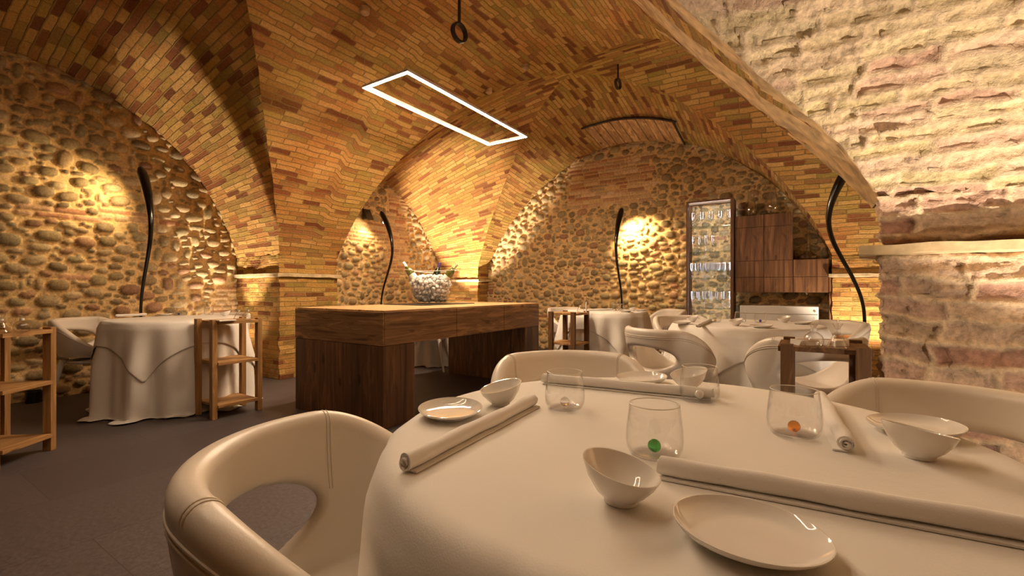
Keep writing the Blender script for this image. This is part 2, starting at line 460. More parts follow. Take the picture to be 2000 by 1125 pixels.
# ------------------------------------------------------------------ the room shell
XL, XPL, XPR, XR = -5.83, -4.89, 0.27, 1.35
XC, HWX = -2.31, 2.58
ZS, ZL = 1.39, 1.17
YB, YF = -3.9, 6.72
PW = 1.7
ROWS = [  # (kind, lo_left, lo_right, hi_left, hi_right)
    ('bay', -3.9, -3.9, -1.6, -1.3), ('pier', -1.6, -1.3, -.9, -.9),
    ('pier', -.9, -.9, -.9, -.64), ('bay', -.9, -.64, 2.79, 2.44), ('pier', 2.79, 2.44, 3.53, 2.78),
    ('bay', 3.53, 2.78, 6.42, 6.42), ('pier', 6.42, 6.42, YF, YF)]

def sm(t):
    t = max(0, min(1, t)); return t*t*(3-2*t)

def rise(x, y):
    r = 2.13 - .27*sm((y-5.0)/1.72)
    if x < XC: r -= ((XC-x)/3.52)**2*(.45 if y < 3.2 else .78)
    else:
        r -= ((x-XC)/3.5)**2*.30
        r *= 1 - .40*sm(((x-XC)/HWX-.35)/.55)*(1-sm((y-2.6)/1.6))
    return r

def xz_left_right(l, r, x):
    t = (x-XPL)/(XPR-XPL); t = max(0, min(1, t)); return l+(r-l)*t

NH = 44
AL = math.radians(71.5)
th = [i/NH*AL for i in range(NH+1)]
sp_s = [math.sin(t)/math.sin(AL) for t in th]; sp_v = [(math.cos(t)-math.cos(AL))/(1-math.cos(AL)) for t in th]; sp_s[-1] = 1.0; sp_v[-1] = 0.0
prof = [(-sp_s[i], sp_v[i]) for i in range(NH, 0, -1)] + [(sp_s[i], sp_v[i]) for i in range(NH+1)]   # 2NH+1 entries
def arclen(hw, rs):
    L = [0]
    for i in range(1, len(prof)):
        L.append(L[-1]+math.hypot((prof[i][0]-prof[i-1][0])*hw, (prof[i][1]-prof[i-1][1])*rs))
    return L
ARC_M = arclen(HWX, 2.05); ARC_C = arclen(1.5, 1.95)

def build_vault():
    EXT = 20
    cols = [('ext', XL+(XPL-XL)*i/EXT, None) for i in range(EXT)]
    cols += [('main', XC+HWX*prof[i][0], i) for i in range(2*NH+1)]
    cols += [('ext', XPR+(XR-XPR)*(i+1)/EXT, None) for i in range(EXT)]
    V = []; Fc = []; UV = []; MI = []; idx = {}
    def vert(typ, ci, ri, x, y, z):
        k = (typ, ci, ri)
        if k not in idx:
            d = 0.010*fbm((x, y, z), 2.2) + 0.006*fbm((x, y, z), 9.0)
            if x > -.2 and y > 0 and y < 3.2: d += .012*fbm((x, y, z), 16.0)
            idx[k] = len(V); V.append((x + d*.7, y + d*.5, z + d))
        return idx[k]
    row0 = 0
    for kind, lol, lor, hil, hir in ROWS:
        nr = 2*NH if kind == 'bay' else 12
        ri0 = row0
        def ypos(j, x):
            lo = xz_left_right(lol, lor, x); hi = xz_left_right(hil, hir, x)
            if kind == 'bay': return (lo+hi)/2 + (hi-lo)/2*prof[j][0]
            return lo+(hi-lo)*j/nr
        def zpos(c, j, x, y):
            vs = prof[c[2]][1] if c[0] == 'main' else 0
            vt = prof[j][1] if kind == 'bay' else 0
            return ZS + rise(x, y)*max(vs, vt)
        for j in range(nr):
            for i in range(len(cols)-1):
                ca, cb = cols[i], cols[i+1]
                ext = not (ca[0] == 'main' and cb[0] == 'main')
                if ext and kind == 'pier': continue
                q = []
                for (c, ci, jj) in ((ca, i, j), (cb, i+1, j), (cb, i+1, j+1), (ca, i, j+1)):
                    x = c[1]; y = ypos(jj, x); z = zpos(c, jj, x, y); q.append((c, ci, jj, x, y, z))
                def uvof(typ, p):
                    c, ci, jj, x, y, z = p
                    return (x, ARC_C[jj]+ri0*.37) if typ == 'c' else (y, ARC_M[c[2]])
                def emit_face(ps, typ):
                    Fc.append(tuple(vert(typ, p[1], ri0+p[2], p[3], p[4], p[5]) for p in ps))
                    UV.extend(uvof(typ, p) for p in ps)
                    xm = sum(p[3] for p in ps)/len(ps)
                    ym = sum(p[4] for p in ps)/len(ps)
                    MI.append(1 if (typ == 'c' and xm > -1.6 and ym < 3.0) else (2 if (xm > -1.9 and 1 < ym < 3.6 and typ == 'm' and (kind == 'pier' or (ym > 1.5 and ps[0][0][0] == 'main' and kind == 'bay' and abs(abs(ps[0][0][2]-NH)-abs(ps[0][2]-NH)) < 7 and ri0 > 2*NH and ri0 < 5*NH))) else 0))
                if ext: emit_face(q, 'c')
                elif kind == 'pier': emit_face(q, 'm')
                else:
                    ii = ca[2]-NH; jj = j-NH
                    if ii == jj:      # diagonal a-c
                        t1, t2 = (q[0], q[1], q[2]), (q[0], q[2], q[3])
                        # triangle with larger |s| is cross type
                        ta, tb = ('c', 'm') if ii >= 0 else ('m', 'c')
                        emit_face(t1, ta); emit_face(t2, tb)
                    elif ii == -jj-1:
                        t1, t2 = (q[0], q[1], q[3]), (q[1], q[2], q[3])
                        if ii >= 0: emit_face(t1, 'm'); emit_face(t2, 'c')
                        else: emit_face(t1, 'c'); emit_face(t2, 'm')
                    else:
                        cx = abs(ii+.5); cy = abs(jj+.5)
                        emit_face(q, 'c' if cx > cy else 'm')
        row0 += nr + 1
    me = bpy.data.meshes.new('ceiling'); me.from_pydata(V, [], Fc)
    ul = me.uv_layers.new(name='UVMap')
    ul.data.foreach_set('uv', np.array(UV, dtype=np.float32).ravel())
    me.polygons.foreach_set('use_smooth', [True]*len(Fc))
    me.polygons.foreach_set('material_index', MI)
    bm = bmesh.new(); bm.from_mesh(me)
    bmesh.ops.remove_doubles(bm, verts=[v for v in bm.verts if v.co.x > -1.8 and v.co.y < 3.0], dist=1e-6)
    fs = [f for f in bm.faces if f.material_index == 1 and f.calc_center_median().y > -.2 and f.calc_center_median().x > -1.0]
    es = list({e for f in fs for e in f.edges})
    bmesh.ops.subdivide_edges(bm, edges=es, cuts=3, use_grid_fill=True)
    bmesh.ops.recalc_face_normals(bm, faces=bm.faces)
    bm.normal_update(); bm.to_mesh(me); bm.free()
    cz = sum(1 for p in me.polygons[:400] if p.normal.z < 0)
    roughen(me, ROUGH_PAL, only=1)
    o = link_mesh('ceiling', me, M['vault']); me.materials.append(M['crumb']); me.materials.append(M['band'])
    tag(o, 'groin vaulted ceiling of ochre brick springing from brick pillars', 'ceiling', kind='structure')
    return o
build_vault()

def strip_wall(name, poly, z0, z1, mat, res=.04, disp=.012, label='', cat='wall', parent=None, kind='structure', uoff=0, relief=None):
    """vertical brick skin following a plan polyline (x,y), sampled finely and roughened"""
    pts = []; u = 0; us = []
    for (a, b) in zip(poly[:-1], poly[1:]):
        l = math.hypot(b[0]-a[0], b[1]-a[1]); n = max(1, int(l/res))
        for i in range(n):
            pts.append((a[0]+(b[0]-a[0])*i/n, a[1]+(b[1]-a[1])*i/n)); us.append(u+l*i/n)
        u += l
    pts.append(poly[-1]); us.append(u)
    nz = max(1, int((z1-z0)/res)); V = []; Fc = []; UV = []
    for j in range(nz+1):
        z = z0+(z1-z0)*j/nz
        for i, p in enumerate(pts):
            d = disp*(fbm((p[0], p[1], z), 2.5) + .8*fbm((p[0], p[1], z), 11))
            V.append((p[0]+d, p[1]+d, z))
    n = len(pts)
    for j in range(nz):
        for i in range(n-1):
            Fc.append((j*n+i, j*n+i+1, (j+1)*n+i+1, (j+1)*n+i))
            for (ii, jj) in ((i, j), (i+1, j), (i+1, j+1), (i, j+1)): UV.append((us[ii]+uoff, z0+(z1-z0)*jj/nz))
    me = bpy.data.meshes.new(name); me.from_pydata(V, [], Fc)
    ul = me.uv_layers.new(name='UVMap'); ul.data.foreach_set('uv', np.array(UV, dtype=np.float32).ravel())
    if res < .1: me.polygons.foreach_set('use_smooth', [len(poly) == 2]*len(Fc))
    if relief:
        me.update(); roughen(me, relief)
        me.polygons.foreach_set('use_smooth', [True]*len(Fc))
    o = link_mesh(name, me, mat, parent)
    if not parent: tag(o, label, cat, kind=kind)
    return o

def cap_poly(name, poly, z, mat, parent):
    me = bpy.data.meshes.new(name); me.from_pydata([(p[0], p[1], z) for p in poly], [], [tuple(range(len(poly)))])
    return link_mesh(name, me, mat, parent)

def pillar(poly_top, label, mat, zs=ZS, grow=.035, res=.035, disp=.010, relief=None):
    """poly is the visible run of faces (open plan polyline) of a pillar merging into a wall"""
    p0 = poly_top
    o = strip_wall('pillar', p0, 0, zs, mat, res, disp, label, 'pillar', relief=relief)
    # projecting impost ledge
    cx = sum(p[0] for p in p0)/len(p0); cy = sum(p[1] for p in p0)/len(p0)
    mb = MB()
    out = []
    for p in p0:
        dx = grow if p[0] > cx else -grow; dy = grow if p[1] > cy else -grow
        if p[0] <= XL+.01 or p[0] >= XR-.01: dx = 0
        if p[1] >= YF-.01: dy = 0
        out.append((p[0]+dx, p[1]+dy))
    # ledge ring as swept box, finely divided and roughened
    segs = []
    for (a, b, c, d) in zip(p0[:-1], p0[1:], out[:-1], out[1:]):
        n = max(2, int(math.hypot(b[0]-a[0], b[1]-a[1])/.05))
        for i in range(n+1):
            t = i/n; segs.append(((a[0]+(b[0]-a[0])*t, a[1]+(b[1]-a[1])*t), (c[0]+(d[0]-c[0])*t, c[1]+(d[1]-c[1])*t)))
    V = []; Fc = []
    for (i_, o_) in segs:
        w = .006*fbm((o_[0], o_[1], 3.3), 7); ix = i_[0]*1.0; iy = i_[1]
        ox, oy = o_[0]+w, o_[1]+w
        # push inner a little inside the pillar
        ix += (i_[0]-o_[0])*.6; iy += (i_[1]-o_[1])*.6
        V += [(ix, iy, ZL-.028), (ox, oy, ZL-.022+w), (ox, oy, ZL+.014+w), (ix, iy, ZL+.022)]
    for i in range(len(segs)-1):
        a = i*4; b = a+4
        for k in range(4):
            k2 = (k+1) % 4; Fc.append((a+k, b+k, b+k2, a+k2))
    Fc.append((0, 1, 2, 3)); l = len(segs)*4-4; Fc.append((l+3, l+2, l+1, l))
    mb.add(V, Fc); mb.build('ledge', M['ledge'], o)
    return o

# piers on the left (x from wall to XPL)
pillar([(XL, 2.79), (XPL, 2.79), (XPL, 3.53), (XL, 3.53)], 'ochre brick pillar with thin ledge behind the long wooden counter', M['pier'])
pillar([(XL, 6.42), (XPL, 6.42), (XPL, YF)], 'far corner brick pillar lit from below behind the ice bowl', M['pier'])
pillar([(XL, -1.6), (XPL, -1.6), (XPL, -.9), (XL, -.9)], 'brick pillar beside the camera on the left wall', M['pier'])
pillar([(XR, 2.44), (XPR, 2.44), (XPR+.05, 2.78), (XR, 2.78)], 'rough pinkish stone and brick pillar at the right edge', M['crumb'], grow=.08, res=.011, disp=.014, relief=PINK_PAL)
pillar([(XR, 6.42), (XPR, 6.42), (XPR, YF)], 'lit brick pillar in the far right corner beyond the curved lamp', M['pier'])
pillar([(XR, -1.3), (XPR, -1.3), (XPR, -.64), (XR, -.64)], 'brick pillar behind the camera on the right', M['pier'])

# pebble walls -----------------------------------------------------------
def pebble_wall(name, L, H, place, label, seed, brick_zones=(), res=.0125, big=1.0):
    rng = np.random.RandomState(seed)
    acc = np.zeros((0, 6))   # u v a b kind col
    items = []
    def inzone(u, v):
        for (u0, u1, v0, v1) in brick_zones:
            if u0 <= u <= u1 and v0 <= v <= v1: return True
        return False
    for (u0, u1, v0, v1) in brick_zones:
        v = v0
        while v < v1-.02:
            u = u0 + rng.uniform(-.05, .02)
            rh = rng.uniform(.05, .06)
            while u < u1:
                w = rng.choice([.12, .2, .24, .26])
                if rng.rand() < .95: items.append((u+w/2, v+rh/2, w/2-.005, rh/2-.005, 1, rng.rand(), 0))
                u += w
            v += rh
    # scattered single bricks courses
    placed = [(i[0], i[1], i[2], i[3]) for i in items]
    P = np.array(placed) if placed else np.zeros((0, 4))
    P = list(P)
    arr = np.array(P) if P else np.zeros((0, 4))
    tries = int(L*H*1500)
    cap = np.zeros((len(items)+tries, 4)); cnt = len(items)
    if cnt: cap[:cnt] = arr
    for t in range(tries):
        fr = t/tries
        s = (1-fr)**1.3
        if rng.rand() < .035:
            a, b, kind = rng.uniform(.08, .13), .024, 1
        else:
            a = (.020+.058*s*rng.uniform(.55, 1.25))*big; b = a*rng.uniform(.45, .85); kind = 0
            b = min(b, .055*big)
            if rng.rand() < .12: a, b = b, a
        u = rng.uniform(0, L); v = rng.uniform(0, H)
        if inzone(u, v): continue
        g = .005 if s > .35 else .003
        c = cap[:cnt]
        if cnt:
            k = ((np.abs(c[:, 0]-u)/(c[:, 2]+a+g))**2 + (np.abs(c[:, 1]-v)/(c[:, 3]+b+g))**2)
            if k.min() < 1.0: continue
        cap[cnt] = (u, v, a, b); cnt += 1
        items.append((u, v, a, b, kind, rng.rand(), rng.uniform(-.25, .25) if kind == 0 else rng.uniform(-.05, .05)))
    nu, nv = int(L/res)+1, int(H/res)+1
    U, Vv = np.meshgrid(np.linspace(0, L, nu), np.linspace(0, H, nv))
    Hh = np.zeros_like(U)
    # mortar undulation
    for k in range(14):
        kx, ky, ph = rng.uniform(-14, 14), rng.uniform(-14, 14), rng.uniform(0, 7)
        Hh += .0016*np.sin(U*kx+Vv*ky+ph)
    base = Hh.copy()
    C = np.zeros(U.shape+(4,), dtype=np.float32); C[..., 3] = 1
    mort = np.array([.72, .505, .235])
    C[..., :3] = mort*(1+.05*np.sin(U*3+Vv*2))[..., None]
    Pst = [(.36, .27, .14), (.44, .34, .19), (.31, .23, .12), (.38, .27, .14), (.50, .39, .23), (.33, .27, .15), (.36, .21, .12), (.27, .20, .11), (.42, .33, .17), (.34, .26, .13)]
    Pbr = [(.44, .22, .12), (.60, .43, .24), (.56, .37, .21), (.48, .28, .16), (.64, .48, .29)]
    for (u, v, a, b, kind, cr, ang) in items:
        rad = max(a, b)*1.1
        i0, i1 = max(0, int((u-rad)/res)), min(nu, int((u+rad)/res)+2)
        j0, j1 = max(0, int((v-rad)/res)), min(nv, int((v+rad)/res)+2)
        if i0 >= i1 or j0 >= j1: continue
        du = U[j0:j1, i0:i1]-u; dv = Vv[j0:j1, i0:i1]-v
        ca, sa = math.cos(ang), math.sin(ang)
        x = (du*ca+dv*sa)/a; y = (-du*sa+dv*ca)/b
        if kind == 0:
            e = 2.3
            d = np.abs(x)**e+np.abs(y)**e
            hh = np.clip(1-d, 0, 1)**.36*(.012+.030*min(a, b)/.05)
        else:
            d = np.maximum(np.abs(x), np.abs(y)); hh = np.clip((1-d)*5, 0, 1)*(.006+.012*((cr*7) % 1))
        inside = d < 1
        hb = base[j0:j1, i0:i1]+hh
        sub = Hh[j0:j1, i0:i1]; sub[inside] = hb[inside]
        pal = Pst if kind == 0 else Pbr
        col = np.array(pal[int(cr*997) % len(pal)])*(.8+.45*((cr*31) % 1))
        cs = C[j0:j1, i0:i1]
        cs[inside, :3] = col
    V = place(U, Vv, Hh).reshape(-1, 3)
    ii = (np.arange(nv-1)[:, None]*nu+np.arange(nu-1)[None, :]).ravel()
    faces = np.stack([ii, ii+1, ii+nu+1, ii+nu], 1)
    me = bpy.data.meshes.new(name)
    me.vertices.add(len(V)); me.vertices.foreach_set('co', V.astype(np.float32).ravel())
    me.loops.add(faces.size); me.loops.foreach_set('vertex_index', faces.ravel().astype(np.int32))
    me.polygons.add(len(faces)); me.polygons.foreach_set('loop_start', np.arange(0, faces.size, 4, dtype=np.int32))
    me.polygons.foreach_set('use_smooth', np.ones(len(faces), dtype=bool))
    me.update(calc_edges=True)
    ca = me.color_attributes.new('stone', 'FLOAT_COLOR', 'POINT')
    ca.data.foreach_set('color', C.reshape(-1))
    me.validate()
    o = link_mesh(name, me, M['pebble'])
    tag(o, label, 'wall', kind='structure')
    return o

Y_L0 = -.15
pebble_wall('wall_left', 6.45-Y_L0, 3.1, lambda u, v, h: np.stack([XL-.02+h*1.15, Y_L0+u, v], -1),
            'pebble and mortar wall with brick courses on the left', 3,
            brick_zones=[(.95-Y_L0, 1.35-Y_L0, 1.66, 1.78), (1.5-Y_L0, 2.1-Y_L0, 1.70, 1.82), (4.0-Y_L0, 5.35-Y_L0, 1.76, 2.06), (2.55-Y_L0, 2.80-Y_L0, 0, 1.1), (5.2-Y_L0, 5.5-Y_L0, 1.2, 2.6)])
pebble_wall('wall_far', XPR-XPL+.2, 3.45, lambda u, v, h: np.stack([XPL-.1+u, YF+.02-h*1.15, v], -1),
            'pebble and mortar end wall under the large brick arch', 5,
            brick_zones=[(1.75, 3.0, 2.32, 3.05), (0.02, .1, .2, 1.3)])
# the piece of pebble wall under the right-hand far pillar
o = pebble_wall('wall_right', 3.75, 3.1, lambda u, v, h: np.stack([XR+.02-h*1.1, 2.7+u, v], -1),
            'pebble wall in the right far bay', 9, res=.02)
# plain remaining walls (behind / beside the camera)
def plain(name, poly, z1, label):
    return strip_wall(name, poly, 0, z1, M['rough_far'], .12, .01, label, 'wall')
plain('wall_back', [(XL, YB), (XR, YB)], 3.5, 'brick wall behind the camera')
plain('wall_left_near', [(XL, YB), (XL, Y_L0+.02)], 3.3, 'brick stretch of the left wall beside the camera')
plain('wall_right_near', [(XR, 2.7), (XR, YB)], 3.3, 'rough brick wall on the right beside the near table')
mb = MB(); mb.box(XL-.1, XR+.1, YB-.1, YF+.1, -.08, 0)
tag(mb.build('floor', M['floor']), 'dark grey slate tile floor', 'floor', kind='structure')

# wooden hatch in the vault above the end arch ---------------------------------
def vault_z(x, y):
    s = abs((x-XC)/HWX)
    return ZS + rise(x, y)*(math.sqrt(max(0, 1-(s*math.sin(AL))**2))-math.cos(AL))/(1-math.cos(AL))
def hatch():
    t = empty('ceiling_hatch', (-2.2, 6.2, vault_z(-2.2, 6.2)-.05))
    tag(t, 'old wooden plank hatch set in the vault above the end arch', 'hatch')
    ox, oy, oz = t.location
    x0, x1 = -2.62, -1.42; n = 10
    for i in range(n):
        xa = x0+(x1-x0)*i/n+.006; xb = x0+(x1-x0)*(i+1)/n-.006
        mb = MB(); y0, y1 = 5.95+.02*random.random(), 6.60
        k = random.uniform(-.006, .006)
        ya = 6.6
        za0, za1 = [vault_z(x, y0)-.045+k-oz for x in (xa, xb)]
        zb0, zb1 = [vault_z(x, y1)-.045+k-oz for x in (xa, xb)]
        vs = [(xa-ox, y0-oy, za0), (xb-ox, y0-oy, za1), (xb-ox, y1-oy, zb1), (xa-ox, y1-oy, zb0)]
        vs += [(v[0], v[1], v[2]+.025) for v in vs]
        mb.add(vs, [(0, 3, 2, 1), (4, 5, 6, 7), (0, 1, 5, 4), (1, 2, 6, 5), (2, 3, 7, 6), (3, 0, 4, 7)])
        mb.build('plank', M['hatch'], t)
    pts = [(x-ox, 5.93-oy, vault_z(x, 5.93)-.04-oz) for x in [x0-.05+(x1-x0+.1)*i/12 for i in range(13)]]
    MB().tube(pts, .014, 6).build('iron_edge', M['iron'], t)
    pts = [(x1+.02-ox, y-oy, vault_z(x1+.02, y)-.045-oz) for y in (5.93, 6.15, 6.4, 6.6)]
    MB().tube(pts, .012, 6).build('iron_edge', M['iron'], t)
hatch()

# ------------------------------------------------------------------ hooks & LED frame
def hook(px, py, Yc, dia, label):
    X = (px-1000)/F*Yc; x, y = cw(X, Yc); z = HC+(Y0-py)/F*Yc
    zt = 3.5
    t = empty('hanging_ring', (x, y, z)); tag(t, label, 'hook', 'iron rings hanging from the vault')
    t.rotation_euler = (0, 0, math.radians(33+50))
    MB().tube([(0, 0, dia*.5), (0, 0, zt-z)], .010, 8).build('rod', M['iron'], t, True)
    R = dia/2; mb = MB(); n = 32; vs = []; fs = []
    for k in range(n):
        a = 2*PI*k/n; ca, sa = math.cos(a), math.sin(a)
        for (r, yy) in ((R, -.015), (R, .015), (R-.012, .015), (R-.012, -.015)): vs.append((r*ca, yy, r*sa))
    for k in range(n):
        for j in range(4):
            fs.append((k*4+j, ((k+1) % n)*4+j, ((k+1) % n)*4+(j+1) % 4, k*4+(j+1) % 4))
    mb.add(vs, fs); mb.build('ring', M['iron'], t, True)
hook(897, 64, 2.9, .125, 'larger rusty iron ring on a rod hanging above the light frame')
hook(1207, 164, 5.0, .12, 'small rusty iron ring hanging in front of the wooden hatch')

def led_frame(center, lx, ly, z, ztop, label, strength):
    t = empty('pendant_light', (center[0], center[1], z))
    tag(t, label, 'lamp', 'rectangular pendant light frames')
    em = emit('led_glow_%d' % int(strength), (1.0, .73, .48), strength)
    w = .013
    for nm, bx in (('light_bar', (-lx/2-w, -lx/2+w, -ly/2, ly/2)), ('light_bar', (lx/2-w, lx/2+w, -ly/2, ly/2)),
                   ('light_bar', (-lx/2+w, lx/2-w, -ly/2, -ly/2+2*w)), ('light_bar', (-lx/2+w, lx/2-w, ly/2-2*w, ly/2))):
        MB().box(*bx, -.004, 0).build(nm, em, t); MB().box(bx[0]-.004, bx[1]+.004, bx[2]-(.004 if 'x' in nm else 0), bx[3], .0005, .022).build('housing', M['alu'], t)
    for sx in (-1, 1):
        for sy in (-1, 1):
            zc = vault_z(center[0]+sx*lx/2, center[1]+sy*ly/2)-z-.02
            MB().tube([(sx*lx/2, sy*(ly/2-.01), w), (sx*lx/2, sy*(ly/2-.01), zc)], .0012, 5).build('cable', M['cable'], t)
            MB().lathe([(0, zc-.03), (.02, zc-.03), (.04, zc-.015), (.042, zc+.03), (0, zc+.03)], 20, (sx*lx/2, sy*(ly/2-.01), 0)).build('canopy', M['band'], t, True)
    return t
LZ = 2.7
c0 = [at(*p, LZ) for p in ((700, 175), (779, 144), (1037, 266), (967, 281))]
cc = (sum(p[0] for p in c0)/4, sum(p[1] for p in c0)/4)
led_frame(cc, .50, 1.80, LZ, 3.45, 'rectangular glowing pendant light frame hanging over the wooden counter', 320)

# ------------------------------------------------------------------ counter with ice bowl
def buffet():
    a0, b0 = cw(-.911, 3.217)     # front left corner
    Lx, Ly, zt, zb = 1.087, 2.235, .851, .596
    # counter runs +y (room), extends toward -x from its front face
    t = empty('wooden_counter', (a0, b0, 0)); tag(t, 'long brown wooden serving counter on two thick legs carrying the ice bowl', 'counter')
    seg = [0, .80, 1.53, Ly]
    for i in range(3):
        MB().box(-Lx, 0, seg[i]+.004, seg[i+1]-.004, zb, zt-.012).build('top_block', M['wood_y'], t, bevel=.003)
    MB().box(-Lx+.004, -.004, .004, Ly-.004, zt-.0125, zt).build('counter_top', M['wood_top'], t, bevel=.002)
    MB().box(-Lx+.003, -.003, .003, .30, 0, zb-.0015).build('leg', M['wood_z'], t, bevel=.003)
    MB().box(-Lx+.003, -.003, Ly-.30, Ly-.003, 0, zb-.0015).build('leg', M['wood_z'], t, bevel=.003)
    MB().box(-Lx, -.001, -.012, .0, zb, zt-.012).build('end_board', M['wood_x'], t, bevel=.002)
    MB().box(-Lx+.003, -.003, -.010, .003, 0, zb-.003).build('end_board', M['wood_zx'], t, bevel=.002)
    return t, zt
_, ZB = buffet()
bx, by = at(842, 594, ZB)
mt = MB().box(-.26, .26, -.40, .40, 0, .006).build('slate_mat', M['mat'], bevel=.001)
mt.location = (bx, by, ZB); tag(mt, 'thin black slate mat under the ice bowl', 'mat')
def ice_bowl():
    t = empty('ice_bowl', (bx, by, ZB+.006), math.radians(33+5)); tag(t, 'large clear oval wine cooler bowl filled with ice', 'bowl')
    H = .325
    def fn(x, y, z): return (x*(1.0), y*.72, z + (.022*(abs(x)/.28)**2*(z/H) if z > .1 else 0))
    pr = []
    for i in range(19):
        s = i/18; r = .155+.112*math.sin(s*PI/2)**.9 + .008*s; pr.append((r, .004+H*s))
    inner = [(r-.005, z) for r, z in reversed(pr)]
    prof_ = [(0, 0), (.145, 0), (.155, .004)]+pr+[(pr[-1][0]-.002, H+.008)]+inner+[(.14, .010), (0, .010)]
    MB().lathe(prof_, 56, fn=fn).build('bowl_wall', M['acryl'], t, True)
    MB().lathe([(pr[-1][0]-.006, H+.004), (pr[-1][0]-.003, H+.009), (pr[-1][0]+.001, H+.009), (pr[-1][0]+.002, H+.004)], 72, fn=fn).build('rim', M['rim'], t, True)  # pale ring paints the highlight along the bowl's edge
    # ice
    rnd = random.Random(4); mb = MB(); pts = []
    base = bmesh.new(); bmesh.ops.create_cube(base, size=1)
    bmesh.ops.bevel(base, geom=base.verts[:]+base.edges[:], offset=.28, segments=2, affect='EDGES', profile=.5)
    bv = [v.co.copy() for v in base.verts]; bf = [[v.index for v in f.verts] for f in base.faces]; base.free()
    import mathutils
    n = 0; tries = 0
    while n < 330 and tries < 9000:
        tries += 1
        z = rnd.uniform(.03, .295)
        rr = (.15+.10*math.sin(min(1, z/H)*PI/2)**.9)-.028
        a = rnd.uniform(0, 2*PI); q = math.sqrt(rnd.random())*rr
        x, y = q*math.cos(a), q*math.sin(a)*.70
        top = .285-.9*max(0, abs(x)-.12)-1.1*max(0, abs(y)-.09)
        if z > top: continue
        if (q < rr-.05 and z < top-.07): continue   # only the visible skin
        c = Vector((x, y, z))
        if any((c-p).length < .024 for p in pts): continue
        pts.append(c); n += 1
        e = mathutils.Euler((rnd.uniform(0, 6), rnd.uniform(0, 6), rnd.uniform(0, 6))).to_matrix()
        s = rnd.uniform(.030, .042)
        mb.add([c+e@(v*s) for v in bv], bf)
    # core
    mb.lathe([(0, .02), (.115, .02), (.15, .10), (.17, .2), (.10, .235), (0, .24)], 24, fn=lambda x, y, z: (x, y*.7, z))
    ic = mb.build('ice_cubes', M['ice'], None, True, merge=False)
    ic.location = t.location; ic.rotation_euler = t.rotation_euler
    tag(ic, 'heap of clear ice cubes filling the wine cooler bowl', 'ice', kind='stuff')
    return t
ice_bowl()
def bottle(loc, tilt, glassm, foil, label, foil_h=.07, lab=True):
    t = empty('wine_bottle', loc); tag(t, label, 'bottle', None)
    t.rotation_euler = tilt
    pr = [(0, 0), (.034, 0), (.038, .006), (.038, .19), (.034, .212), (.022, .235), (.0155, .255), (.0145, .305-foil_h*.2)]
    MB().lathe(pr+[(.0145, .30), (0, .30)], 24).build('glass_body', glassm, t, True)
    MB().lathe([(.0158, .30-foil_h), (.0162, .30-foil_h+.004), (.0162, .303), (.0145, .308), (0, .308)], 20).build('foil_cap', foil, t, True)
    if lab: MB().lathe([(.0385, .06), (.0388, .062), (.0388, .15), (.0385, .152)], 24).build('paper_label', M['paper'], t, True)
R33 = math.radians(33)
def bl(X, Y): # offset inside bowl, viewing frame
    w = cw(X, Y); return (bx+w[0], by+w[1])
def tilt_to(dx, dy, ang):
    w = Vector((*cw(dx, dy), 0)).normalized()
    axis = Vector((0, 0, 1)).cross(w)
    import mathutils
    return mathutils.Quaternion(axis, ang).to_euler()
p = bl(-.115, .0); bottle((p[0], p[1], ZB+.185), tilt_to(-1, .1, .62), M['bottle_g'], M['foil_w'], 'green wine bottle with white foil leaning left in the ice')
p = bl(.0, .07); bottle((p[0], p[1], ZB+.145), tilt_to(.5, .4, .30), M['bottle_d'], M['foil_p'], 'dark wine bottle with purple foil in the middle of the ice')
p = bl(.085, -.02); bottle((p[0], p[1], ZB+.175), tilt_to(1, -.15, .68), M['bottle_g'], M['foil_y'], 'green wine bottle with cream foil leaning right in the ice')

# ------------------------------------------------------------------ tables
def hang(theta, drop, R, amp, n, ph, sq=0.0, flare=.10):
    f = amp*min(1, drop/.35)
    w = math.sin(n*theta+ph)+.45*math.sin((n*1.7+.3)*theta+ph*2.1)+.3*math.sin(2.3*theta+ph)
    return R + .006 + .006*min(1, drop/.05) + f*w*.55 + flare*drop*.35 + f*.5

